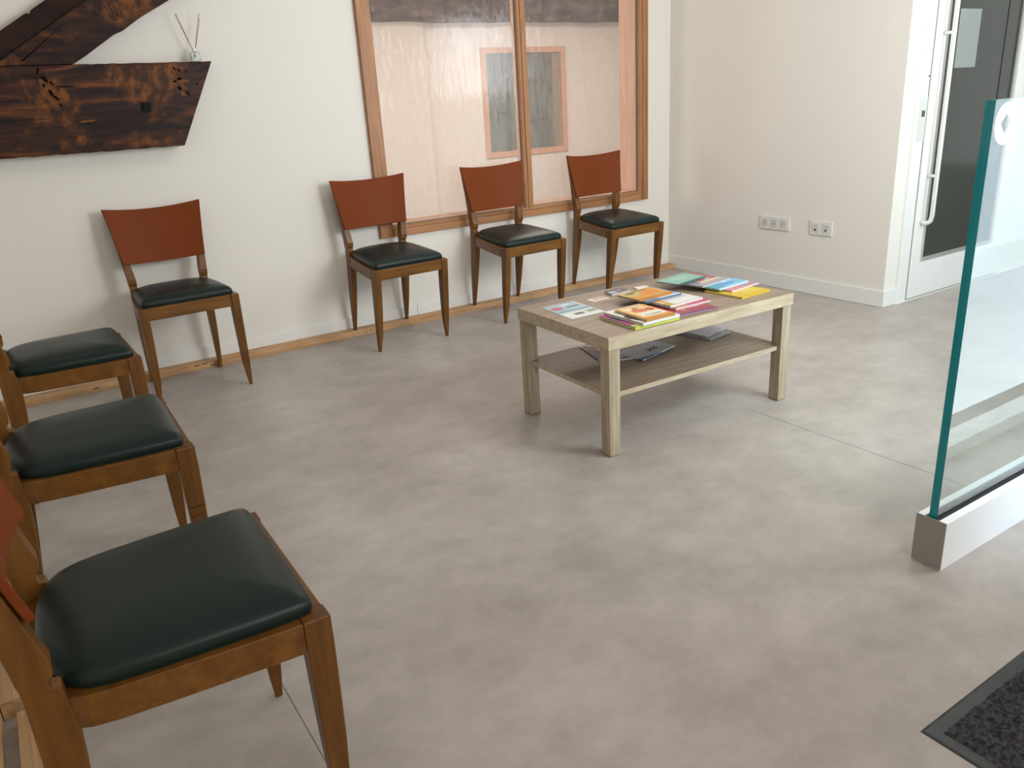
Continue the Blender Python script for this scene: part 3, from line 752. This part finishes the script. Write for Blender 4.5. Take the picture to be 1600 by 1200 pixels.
book('picture_book', fr(-2.300, -2.285, -2.5, 0.132, 0.180), T0+0.0228, 0.009, cover('orange_cover', (0.60, 0.27, 0.045), [
     ('r', 0.5, 0.55, 0.42, 0.40, (0.72, 0.50, 0.22)), ('r', 0.56, 0.30, 0.38, 0.14, (0.72, 0.70, 0.62)), ('e', 0.45, 0.60, 0.24, 0.12, (0.60, 0.13, 0.05)), ('e', 0.78, 0.58, 0.12, 0.10, (0.42, 0.05, 0.04)),
     ('r', 0.55, 0.27, 0.28, 0.018, (0.05, 0.12, 0.10)), ('r', 0.62, 0.21, 0.16, 0.012, (0.08, 0.12, 0.12)), ('e', 0.42, 0.80, 0.2, 0.05, (0.16, 0.12, 0.06)), ('r', 0.25, 0.8, 0.12, 0.06, (0.75, 0.66, 0.40))]),
     (0.50, 0.21, 0.03), 'orange book with a red and cream cover picture, on top of the front pile', group=GC)
# fanned middle group (bottom to top)
book('picture_book', fr(-2.118, -2.262, -5.0, 0.185, 0.22), T0, 0.006, cover('dark_red_cover', (0.30, 0.022, 0.045), [('r', 0.62, 0.45, 0.22, 0.14, (0.20, 0.34, 0.62)), ('e', 0.60, 0.45, 0.14, 0.10, (0.03, 0.06, 0.16)), ('r', 0.5, 0.03, 0.5, 0.05, (0.14, 0.03, 0.16)), ('r', 0.9, 0.7, 0.08, 0.1, (0.08, 0.03, 0.06)), ('r', 0.36, 0.4, 0.03, 0.2, (0.5, 0.3, 0.16))]),
     (0.28, 0.10, 0.14), 'crimson book with a small blue picture, lowest and foremost of the middle fan', group=GB, hard=False)
book('picture_book', fr(-2.075, -2.200, 0.3, 0.182, 0.24), T0+0.0066, 0.007, cover('pink_cover', (0.46, 0.035, 0.12), [('r', 0.2, 0.1, 0.2, 0.2, (0.50, 0.16, 0.08))]),
     (0.66, 0.52, 0.50), 'deep pink book with a pale spine edge, second from the front in the middle fan', group=GB)
book('picture_book', fr(-2.082, -2.178, 3.0, 0.180, 0.23), T0+0.0140, 0.007, cover('striped_cover', (0.70, 0.68, 0.66), [('r', 0.85, 0.75, 0.3, 0.12, (0.48, 0.10, 0.09)), ('e', 0.3, 0.5, 0.12, 0.12, (0.32, 0.42, 0.70)), ('r', 0.5, 0.32, 0.4, 0.02, (0.25, 0.35, 0.5)), ('e', 0.12, 0.35, 0.12, 0.2, (0.62, 0.32, 0.06)), ('e', 0.4, 0.75, 0.2, 0.1, (0.62, 0.22, 0.20)), ('r', 0.05, 0.1, 0.14, 0.08, (0.45, 0.32, 0.05))]),
     (0.66, 0.66, 0.64), 'white comic-like book with red and blue drawings, middle of the middle fan', group=GB)
book('picture_book', fr(-2.122, -2.088, 1.0, 0.190, 0.165), T0+0.0214, 0.007, cover('blue_cover', (0.13, 0.32, 0.58), [('e', 0.5, 0.3, 0.3, 0.12, (0.16, 0.45, 0.60)), ('r', 0.7, 0.06, 0.3, 0.05, (0.62, 0.66, 0.66)), ('e', 0.8, 0.3, 0.2, 0.1, (0.12, 0.16, 0.45))]),
     (0.10, 0.16, 0.22), 'light blue book under the yellow-orange one in the middle fan', group=GB)
book('picture_book', fr(-2.142, -2.070, 2.2, 0.180, 0.125), T0+0.0288, 0.008, cover('amber_cover', (0.58, 0.27, 0.035), [('e', 0.30, 0.7, 0.35, 0.3, (0.50, 0.40, 0.12)), ('e', 0.22, 0.75, 0.14, 0.10, (0.08, 0.11, 0.05)), ('e', 0.62, 0.5, 0.25, 0.2, (0.62, 0.20, 0.03)), ('e', 0.5, 0.85, 0.25, 0.06, (0.14, 0.10, 0.05))]),
     (0.44, 0.17, 0.02), 'yellow-orange book with a green drawing, rearmost and topmost of the middle fan', group=GB)
# fan at the right end (bottom to top)
book('picture_book', fr(-1.762, -2.241, 4.0, 0.176, 0.185), T0, 0.007, cover('yellow_cover', (0.60, 0.42, 0.012), [('r', 0.55, 0.42, 0.28, 0.03, (0.66, 0.54, 0.20)), ('r', 0.6, 0.33, 0.2, 0.02, (0.66, 0.54, 0.22)), ('e', 0.3, 0.7, 0.25, 0.15, (0.40, 0.36, 0.04))]),
     (0.62, 0.42, 0.015), 'bright yellow book, lowest of the right-hand fan', group=GD)
book('picture_book', fr(-1.730, -2.160, 7.0, 0.188, 0.20), [T0+0.0075]*2+[T0+0.0080]*2, 0.007, cover('mauve_cover', (0.40, 0.20, 0.26), [('r', 0.2, 0.15, 0.25, 0.3, (0.55, 0.18, 0.18)), ('e', 0.7, 0.5, 0.3, 0.3, (0.16, 0.13, 0.30)), ('r', 0.4, 0.65, 0.5, 0.1, (0.10, 0.12, 0.34))]),
     (0.62, 0.48, 0.46), 'mauve and pink book lying just above the yellow one in the right-hand fan', group=GD)
book('picture_book', fr(-1.762, -2.124, 6.5, 0.196, 0.20), [T0+0.0150]*2+[T0+0.0155]*2, 0.006, cover('sky_cover', (0.20, 0.46, 0.62), [('e', 0.2, 0.3, 0.3, 0.25, (0.05, 0.30, 0.42)), ('e', 0.6, 0.45, 0.3, 0.12, (0.55, 0.66, 0.60)), ('e', 0.5, 0.2, 0.3, 0.08, (0.08, 0.28, 0.60)), ('e', 0.35, 0.7, 0.16, 0.1, (0.07, 0.08, 0.10))]),
     (0.45, 0.66, 0.70), 'sky blue and turquoise book in the middle of the right-hand fan', group=GD)
book('picture_book', fr(-1.790, -2.060, 8.0, 0.190, 0.19), [T0+0.0215]*2+[T0+0.0215]*2, 0.006, cover('purple_cover', (0.34, 0.32, 0.36), [('e', 0.7, 0.7, 0.3, 0.2, (0.14, 0.15, 0.36)), ('e', 0.4, 0.45, 0.2, 0.12, (0.32, 0.07, 0.09)), ('r', 0.88, 0.6, 0.12, 0.4, (0.36, 0.10, 0.10)), ('r', 0.6, 0.25, 0.35, 0.05, (0.60, 0.52, 0.32)), ('e', 0.15, 0.5, 0.15, 0.3, (0.10, 0.12, 0.16))]),
     (0.50, 0.46, 0.46), 'busy violet and red book, second from the top of the right-hand fan', group=GD)
book('picture_book', fr(-1.850, -1.985, 10.0, 0.190, 0.115), [T0+0.0280]*4, 0.006, cover('teal_cover', (0.20, 0.43, 0.36), [('e', 0.5, 0.6, 0.3, 0.2, (0.30, 0.50, 0.42))]),
     (0.05, 0.12, 0.11), 'sea green book at the left tip of the right-hand fan', group=GD)

# loose sheet with printing, cards and booklet
def sheet(name, P, z, th, mat, label, cat):
    P = quadpts(P); c = sum(P, Vector((0, 0)))/4
    o_bm = nb(); loft(o_bm, [[(p.x-c.x, p.y-c.y, 0) for p in P], [(p.x-c.x, p.y-c.y, th) for p in P]])
    o = obj(name, o_bm, mat); o.location = (c.x, c.y, z); return tag(o, label, cat)
ms = cover('leaflet_print', (0.62, 0.65, 0.64), [('r', 0.5, 0.66, 0.46, 0.28, (0.33, 0.47, 0.54)), ('e', 0.27, 0.72, 0.16, 0.10, (0.50, 0.05, 0.10)), ('r', 0.5, 0.96, 0.44, 0.015, (0.12, 0.18, 0.24)),
     ('r', 0.70, 0.70, 0.18, 0.035, (0.06, 0.08, 0.13)), ('r', 0.70, 0.80, 0.15, 0.02, (0.30, 0.36, 0.50)), ('e', 0.62, 0.88, 0.12, 0.05, (0.62, 0.68, 0.70)), ('r', 0.52, 0.47, 0.43, 0.022, (0.06, 0.11, 0.14)),
     ('r', 0.78, 0.24, 0.17, 0.09, (0.40, 0.50, 0.40)), ('r', 0.80, 0.25, 0.12, 0.04, (0.12, 0.18, 0.14)), ('r', 0.42, 0.22, 0.13, 0.06, (0.07, 0.09, 0.09)), ('r', 0.30, 0.56, 0.22, 0.07, (0.24, 0.42, 0.48))], 0.4)
sheet('leaflet', [(-2.413, -2.004), (-2.252, -2.005), (-2.241, -1.785), (-2.396, -1.782)], T0, 0.0008, ms, 'pale blue printed leaflet with a red picture, at the low table\'s left end', 'leaflet')
mc = cover('pink_card_print', (0.66, 0.58, 0.54), [('r', 0.6, 0.65, 0.3, 0.25, (0.52, 0.32, 0.32)), ('r', 0.25, 0.35, 0.15, 0.06, (0.35, 0.30, 0.28))], 0.5)
sheet('card', [(-2.194, -1.860), (-2.101, -1.852), (-2.110, -1.806), (-2.190, -1.806)], T0, 0.001, mc, 'small pale pink card right of the printed leaflet', 'card')
md = cover('dark_booklet_cover', (0.085, 0.070, 0.075), [('r', 0.28, 0.35, 0.18, 0.25, (0.34, 0.38, 0.46)), ('e', 0.72, 0.5, 0.06, 0.09, (0.70, 0.66, 0.60))])
book('booklet', [(-2.077, -1.833), (-1.969, -1.821), (-1.975, -1.757), (-2.062, -1.768)], T0, 0.007, md, (0.50, 0.50, 0.54), 'small dark booklet with a grey picture near the rear edge of the low table', 'booklet')
mw = cover('white_card_print', (0.68, 0.67, 0.68), [('r', 0.55, 0.5, 0.12, 0.1, (0.20, 0.28, 0.26))], 0.5)
sheet('card_pack', [(-1.952, -1.880), (-1.885, -1.905), (-1.868, -1.806), (-1.928, -1.800)], T0, 0.006, mw, 'small white pack of cards behind the yellow-orange book', 'cards')

# newspapers and magazines on the lower shelf
SZ = sz1 + 0.0004
def text_mesh(body, size, mat, parent, loc, rz, name='headline'):
    cu = bpy.data.curves.new(name, 'FONT'); cu.body = body; cu.size = size; cu.extrude = 0.0003
    to = bpy.data.objects.new(name, cu); C.objects.link(to)
    dg = bpy.context.evaluated_depsgraph_get(); me = bpy.data.meshes.new_from_object(to.evaluated_get(dg))
    C.objects.unlink(to); bpy.data.objects.remove(to)
    me.materials.clear(); me.materials.append(mat)
    o = bpy.data.objects.new(name, me); C.objects.link(o); o.parent = parent; o.location = loc; o.rotation_euler = (0, 0, rz)
    return o
def paper(name, P, z, th, mat, label, wav=0.0):
    """thin folded paper with a slight curl"""
    P = quadpts(P); c = sum(P, Vector((0, 0)))/4; n = 10
    bm = nb(); A = []; B = []
    for j in range(n+1):
        ra, rb = [], []
        for i in range(n+1):
            u, v = i/n, j/n
            p = (P[0]*(1-u)+P[1]*u)*(1-v)+(P[3]*(1-u)+P[2]*u)*v - c
            h = wav*(u*u*(1-v)*0.9 + 0.25*math.sin(u*6+v*3)**2*u)
            ra.append(bm.verts.new((p.x, p.y, h))); rb.append(bm.verts.new((p.x, p.y, h+th)))
        A.append(ra); B.append(rb)
    for j in range(n):
        for i in range(n):
            bm.faces.new((A[j][i], A[j+1][i], A[j+1][i+1], A[j][i+1])); bm.faces.new((B[j][i], B[j][i+1], B[j+1][i+1], B[j+1][i]))
    for i in range(n):
        bm.faces.new((A[0][i], A[0][i+1], B[0][i+1], B[0][i])); bm.faces.new((A[n][i+1], A[n][i], B[n][i], B[n][i+1]))
        bm.faces.new((A[i+1][0], A[i][0], B[i][0], B[i+1][0])); bm.faces.new((A[i][n], A[i+1][n], B[i+1][n], B[i][n]))
    o = obj(name, bm, mat, smooth=False); o.location = (c.x, c.y, z); tag(o, label, 'magazine'); return o
ink = plain('black_ink', (0.02, 0.02, 0.03), 0.6)
mn = cover('news_print', (0.60, 0.62, 0.66), [('r', 0.18, 0.62, 0.17, 0.30, (0.14, 0.15, 0.17)), ('e', 0.32, 0.80, 0.10, 0.10, (0.42, 0.18, 0.14)), ('r', 0.70, 0.75, 0.24, 0.20, (0.34, 0.33, 0.35))], 0.5)
n1_ = paper('magazine', [(-2.255, -1.975), (-2.070, -2.045), (-2.000, -1.835), (-2.190, -1.745)], SZ, 0.004, mn, 'greyish magazine with a dark photo behind the front leg on the lower shelf', 0.0)
mn2 = cover('news_print_blue', (0.62, 0.66, 0.72), [('r', 0.35, 0.75, 0.30, 0.18, (0.55, 0.52, 0.53)), ('r', 0.3, 0.06, 0.3, 0.05, (0.16, 0.20, 0.32)), ('r', 0.85, 0.85, 0.08, 0.05, (0.14, 0.17, 0.2))], 0.5)
n2_ = paper('magazine', [(-2.125, -2.080), (-1.910, -2.032), (-1.945, -1.820), (-2.150, -1.870)], SZ+0.0045, 0.004, mn2, 'bluish newspaper headed pod, overlapping the other magazine on the lower shelf', 0.004)
text_mesh('podologie', 0.030, ink, n1_, (-0.085, -0.082, 0.0043), math.radians(-20.5))
text_mesh('pod', 0.040, ink, n2_, (-0.010, -0.070, 0.0095), math.radians(12))
mg1 = cover('grey_mag', (0.28, 0.27, 0.28), [('r', 0.5, 0.1, 0.5, 0.1, (0.40, 0.38, 0.42))], 0.35)
mg2 = cover('lilac_mag', (0.60, 0.60, 0.68), [('e', 0.3, 0.6, 0.3, 0.1, (0.12, 0.12, 0.12)), ('e', 0.35, 0.8, 0.2, 0.1, (0.55, 0.55, 0.56))], 0.3)
book('magazine', fr(-1.735, -2.062, 9, 0.150, 0.210), SZ, 0.006, mg1, (0.22, 0.20, 0.25), 'dark magazine at the bottom of the small pile on the right of the lower shelf', 'magazine', None, None, False)
book('magazine', fr(-1.728, -2.030, 11, 0.150, 0.190), [SZ+0.0065, SZ+0.0065, SZ+0.0065, SZ+0.0065], 0.006, mg2, (0.40, 0.40, 0.46), 'pale lilac magazine on top of the small pile on the right of the lower shelf', 'magazine', None, None, False)

# ------------------------------------------------------------------ glass screen on its aluminium channel
gs = empty('glass_screen', (-2.264, -3.336, 0))
x1g = 3.6
bm = nb()
h_ = 0.140
for y0, y1 in ((-0.040, -0.018), (0.022, 0.040)):
    box(bm, (0.003, y0, 0.0), (x1g, y1, h_))
box(bm, (0.003, -0.018, 0.0), (x1g, 0.022, 0.10))
obj('base_channel', bm, M['alu'], gs, bevel=0.0015)
bm = nb(); box(bm, (0.003, -0.0178, 0.10), (x1g, -0.0125, h_-0.003)); box(bm, (0.003, -0.0118, 0.10), (x1g, -0.0105, h_-0.001)); box(bm, (0.003, 0.0125, 0.10), (x1g, 0.0218, h_-0.004))
obj('gasket', bm, M['rubber'], gs)
bm = nb(); prism(bm, [(-0.040, 0.004), (-0.010, 0.004), (-0.010, 0.001), (0.005, 0.001), (0.005, 0.004), (0.040, 0.004), (0.040, 0.141), (-0.040, 0.141)], 'x', 0.0, 0.003); obj('end_cap', bm, M['alu_cap'], gs)
GT = 1.170
bm = nb(); box(bm, (0.010, -0.0100, 0.10), (x1g, 0.0120, GT))
for f in bm.faces:
    f.normal_update()
    c = f.calc_center_median()
    f.material_index = 1 if (abs(f.normal.x) > 0.5 and c.x < 1) else (2 if abs(f.normal.z) > 0.5 else 0)
gl_ = obj('glass_pane', bm, [M['screen_glass'], M['glass_edge'], M['glass_edge_pale']], gs)
bm = nb(); box(bm, (0.0092, 0.0006, 0.14), (0.0102, 0.0014, GT)); obj('interlayer', bm, plain('interlayer_blue', (0.03, 0.22, 0.26), 0.2), gs)
# round sticker with a lozenge cut out
bm = nb(); cx, cz, rr_ = 0.063, 1.118, 0.046
outer = [(cx+rr_*math.cos(a*math.pi/24), cz+rr_*math.sin(a*math.pi/24)) for a in range(48)]
def loz(a):
    ca, sa = math.cos(a), math.sin(a); k = 0.021/(abs(ca)+abs(sa)); return (cx+k*ca, cz+k*sa)
inner = [loz(a*math.pi/24) for a in range(48)]
vo = [bm.verts.new((x, -0.0104, z)) for x, z in outer]; vi = [bm.verts.new((x, -0.0104, z)) for x, z in inner]
vo2 = [bm.verts.new((x, -0.0101, z)) for x, z in outer]; vi2 = [bm.verts.new((x, -0.0101, z)) for x, z in inner]
for i in range(48):
    j = (i+1) % 48
    bm.faces.new((vo[i], vo[j], vi[j], vi[i])); bm.faces.new((vo2[j], vo2[i], vi2[i], vi2[j])); bm.faces.new((vo[j], vo[i], vo2[i], vo2[j])); bm.faces.new((vi[i], vi[j], vi2[j], vi2[i]))
obj('sticker', bm, M['sticker'], gs)
tag(gs, 'chest-high clear glass screen with teal edge standing in a low aluminium channel', 'glass screen')

# ------------------------------------------------------------------ entrance mat
mr = empty('door_mat', (-2.822, -3.657, 0))
bm = nb(); mw_, mh_ = 0.80, 0.95; e = 0.030
lo = [(0, 0), (mw_, 0), (mw_, -mh_), (0, -mh_)]; hi = [(0.006, -0.006), (mw_-0.006, -0.006), (mw_-0.006, -mh_+0.006), (0.006, -mh_+0.006)]
loft(bm, [[(x, y, 0.0002) for x, y in lo], [(x, y, 0.003) for x, y in hi]])
obj('rubber_border', bm, M['mat_rubber'], mr)
mt, t, b = nt('charcoal_pile'); v = coords(t); n = noise(t, v, 110, 3, 0.6)
L(t, ramp(t, n, [(0.38, (0.006, 0.006, 0.008)), (0.62, (0.062, 0.060, 0.066))]), b.inputs['Base Color']); b.inputs['Roughness'].default_value = 0.95
bump(t, b, n, 0.8, 0.004)
bm = nb(); nx, ny = 105, 130
rnd = random.Random(3)
G = [[bm.verts.new((e + (mw_-2*e)*i/nx + rnd.uniform(-.0024, .0024), -e-(mh_-2*e)*j/ny + rnd.uniform(-.0024, .0024),
      (0.0035 if 0 < i < nx and 0 < j < ny else 0.003) + (rnd.random()**1.3*0.0095 if 0 < i < nx and 0 < j < ny else 0))) for i in range(nx+1)] for j in range(ny+1)]
for j in range(ny):
    for i in range(nx): bm.faces.new((G[j][i], G[j+1][i], G[j+1][i+1], G[j][i+1]))
obj('pile', bm, mt, mr, smooth=True)
tag(mr, 'charcoal ribbed entrance mat with rubber border in the lower right corner', 'mat')

# ------------------------------------------------------------------ old beam, brace and diffuser
BY0, BY1 = -0.100, -0.002
ye = BY0
bm = nb(); rings = []
xs = [-5.2 + i*(5.2-3.30)/46 for i in range(46)]
rnd = random.Random(11)
def jit(a): return rnd.uniform(-a, a)
bt = 1.492
prof = []
# body as a lofted slab with a slightly wavy outline, end cut slanting
for i in range(47):
    f_ = i/46
    xt = -4.42 + f_*(-3.085+4.42); xbm = -4.42 + f_*(-3.278+4.42)
    w1, w2_ = jit(0.0012), jit(0.0022)
    rings.append([(xbm, ye, 1.119+w2_), (xbm, BY1, 1.119+w2_), (xt, BY1, bt+w1), (xt, ye, bt+w1)])
loft(bm, rings)
bo = obj('wooden_beam', bm, M['beam'], bevel=0.004, segs=2)
tag(bo, 'dark waxed old horizontal beam end with a slanting cut, mounted on the white wall', 'beam')
# adze marks and mortise holes (dark) and splinters (pale)
def mark(bm, x, z, l, h, ang, y=ye-0.0006):
    a = math.radians(ang); pts = []
    for px_, pz_ in ((-l/2, 0), (-l/5, h/2), (l/3, h/2.6), (l/2, 0), (l/4, -h/2), (-l/4, -h/2.4)):
        pts.append((x+px_*math.cos(a)-pz_*math.sin(a), z+px_*math.sin(a)+pz_*math.cos(a)))
    prism(bm, pts, 'y', y, ye+0.001)
def pxz(px, py):  # reading positions taken off the beam face: metres along and up
    X = -3.956 + (px/333.0)*(-3.083+3.956); Z = 1.497 - (py-96)/134.0*0.375
    return X, Z
for px, py, l, h, a in ((50, 106, .030, .010, 70), (57, 118, .036, .016, -50), (66, 124, .022, .010, -60), (54, 127, .020, .010, 80), (62, 138, .034, .014, -65), (68, 146, .030, .012, -50),
                        (72, 157, .020, .010, -40), (86, 130, .085, .006, -2), (265, 108, .022, .008, -55), (272, 111, .020, .008, -50), (284, 112, .016, .007, -60), (270, 124, .026, .014, 20),
                        (268, 139, .026, .014, -60), (281, 147, .030, .010, -65), (262, 128, .018, .01, 0), (299, 133, .008, .012, 70), (108, 186, .014, .010, -30)):
    X, Z = pxz(px, py); bm = nb(); mark(bm, X, Z, l, h, a); obj('adze_mark', bm, M['gouge'], bo)
for px, py, l, h, a in ((52, 122, .030, .020, -60), (60, 150, .040, .018, -60), (116, 131, .030, .006, 0), (278, 128, .055, .012, 4), (272, 148, .030, .014, -60), (107, 183, .075, .010, 3), (40, 179, .09, .006, 3)):
    X, Z = pxz(px, py); bm = nb(); mark(bm, X, Z, l, h, a, ye-0.0003); obj('splinter', bm, M['gouge_pale'], bo)
bm = nb(); X, Z = -3.416, 1.302
box(bm, (X-0.024, ye-0.004, Z-0.024), (X+0.020, ye, Z+0.022)); box(bm, (X-0.014, ye-0.012, Z-0.014), (X+0.014, ye-0.004, Z+0.014))
disc(bm, (X, ye-0.016, Z), 0.006, 'y', 0.005, 12)
obj('square_nut', bm, M['iron'], bo, bevel=0.0015)
# slanting brace: two members, the upper one darker
bm = nb(); yb0 = -0.075
lo = [(-3.679, 1.494), (-3.62, 1.528), (-3.48, 1.618), (-3.44, 1.634), (-3.36, 1.686), (-3.217, 1.762), (-2.74, 2.03), (-3.00, 2.085), (-3.563, 1.757), (-3.70, 1.672), (-3.955, 1.512), (-3.985, 1.494)]
prism(bm, lo, 'y', yb0, -0.002)
br = obj('roof_brace', bm, M['brace'], bevel=0.003)
bm = nb()
up_ = [(-3.990, 1.494), (-3.958, 1.516), (-3.703, 1.676), (-3.566, 1.761), (-3.01, 2.09), (-3.16, 2.10), (-3.727, 1.755), (-3.79, 1.716), (-3.80, 1.700), (-3.815, 1.702), (-3.924, 1.634), (-4.18, 1.494)]
prism(bm, up_, 'y', yb0+0.016, -0.002)
mb = wood('dark_beam_side', (0.018, 0.009, 0.008), (0.048, 0.018, 0.012), 'X', 1.0, 0.5, 5, 0.3, 0.12)
obj('upper_board', bm, mb, br, bevel=0.003)
bm = nb()
def crack(bm, a, c, w, y): 
    d = Vector((c[0]-a[0], c[1]-a[1])).normalized(); nn = Vector((-d.y, d.x))*w
    prism(bm, [(a[0]-nn.x, a[1]-nn.y), (c[0], c[1]), (a[0]+nn.x, a[1]+nn.y)], 'y', y-0.0008, y+0.001)
crack(bm, (-3.872, 1.512), (-3.652, 1.679), 0.0035, yb0)
obj('crack', bm, M['gouge'], br)
bm = nb(); crack(bm, (-3.470, 1.700), (-3.490, 1.765), 0.002, yb0); obj('crack', bm, M['gouge'], br)
bm = nb(); crack(bm, (-3.452, 1.690), (-3.478, 1.765), 0.002, yb0)
obj('crack', bm, M['gouge'], br)
tag(br, 'dark old timber brace rising to the right above the horizontal beam', 'beam')

# reed diffuser
rd = empty('reed_diffuser', (-3.148, -0.058, 1.4935))
bm = nb(); s = 0.021
loft(bm, [[(-s, -s, 0), (s, -s, 0), (s, s, 0), (-s, s, 0)], [(-s, -s, 0.040), (s, -s, 0.040), (s, s, 0.040), (-s, s, 0.040)],
          [(-s*0.8, -s*0.8, 0.045), (s*0.8, -s*0.8, 0.045), (s*0.8, s*0.8, 0.045), (-s*0.8, s*0.8, 0.045)]])
obj('bottle', bm, M['bottle_glass'], rd, bevel=0.002)
bm = nb(); disc(bm, (0, 0, 0.045), 0.009, 'z', 0.016, 16); obj('bottle_neck', bm, M['white_plastic'], rd)
bm = nb(); box(bm, (-0.018, -0.0215, 0.006), (0.016, -0.0211, 0.036)); lb = obj('paper_label', bm, M['label'], rd)
bm = nb()
for a, c in (((-0.014, 0.012), (-0.002, 0.032)), ((-0.012, 0.030), (0.000, 0.020))):
    tube(bm, [(a[0], -0.0217, a[1]), (c[0], -0.0217, c[1])], 0.0016, 6)
obj('label_print', bm, M['label_dark'], lb)
for tip in ((-0.062, -0.02, 0.205), (-0.054, 0.0, 0.212), (0.050, -0.005, 0.211), (0.054, 0.012, 0.190)):
    bm = nb(); v0 = Vector((-tip[0]*0.12, 0, 0.012)); tube(bm, [v0, Vector(tip)], 0.0014, 6); obj('reed', bm, M['reed'], rd)
tag(rd, 'small glass reed diffuser with four thin sticks standing on the beam end', 'reed diffuser')

# trims framing the added ceiling fill light; the ceiling has no opening
bm = nb()
for a, b2 in (((-2.50, -2.45, H-0.012), (-2.45, -1.35, H)), ((-1.15, -2.45, H-0.012), (-1.10, -1.35, H)), ((-2.45, -2.45, H-0.012), (-1.15, -2.40, H)), ((-2.45, -1.40, H-0.012), (-1.15, -1.35, H))): box(bm, a, b2)
struct('trim_4', bm, M['door_white'])
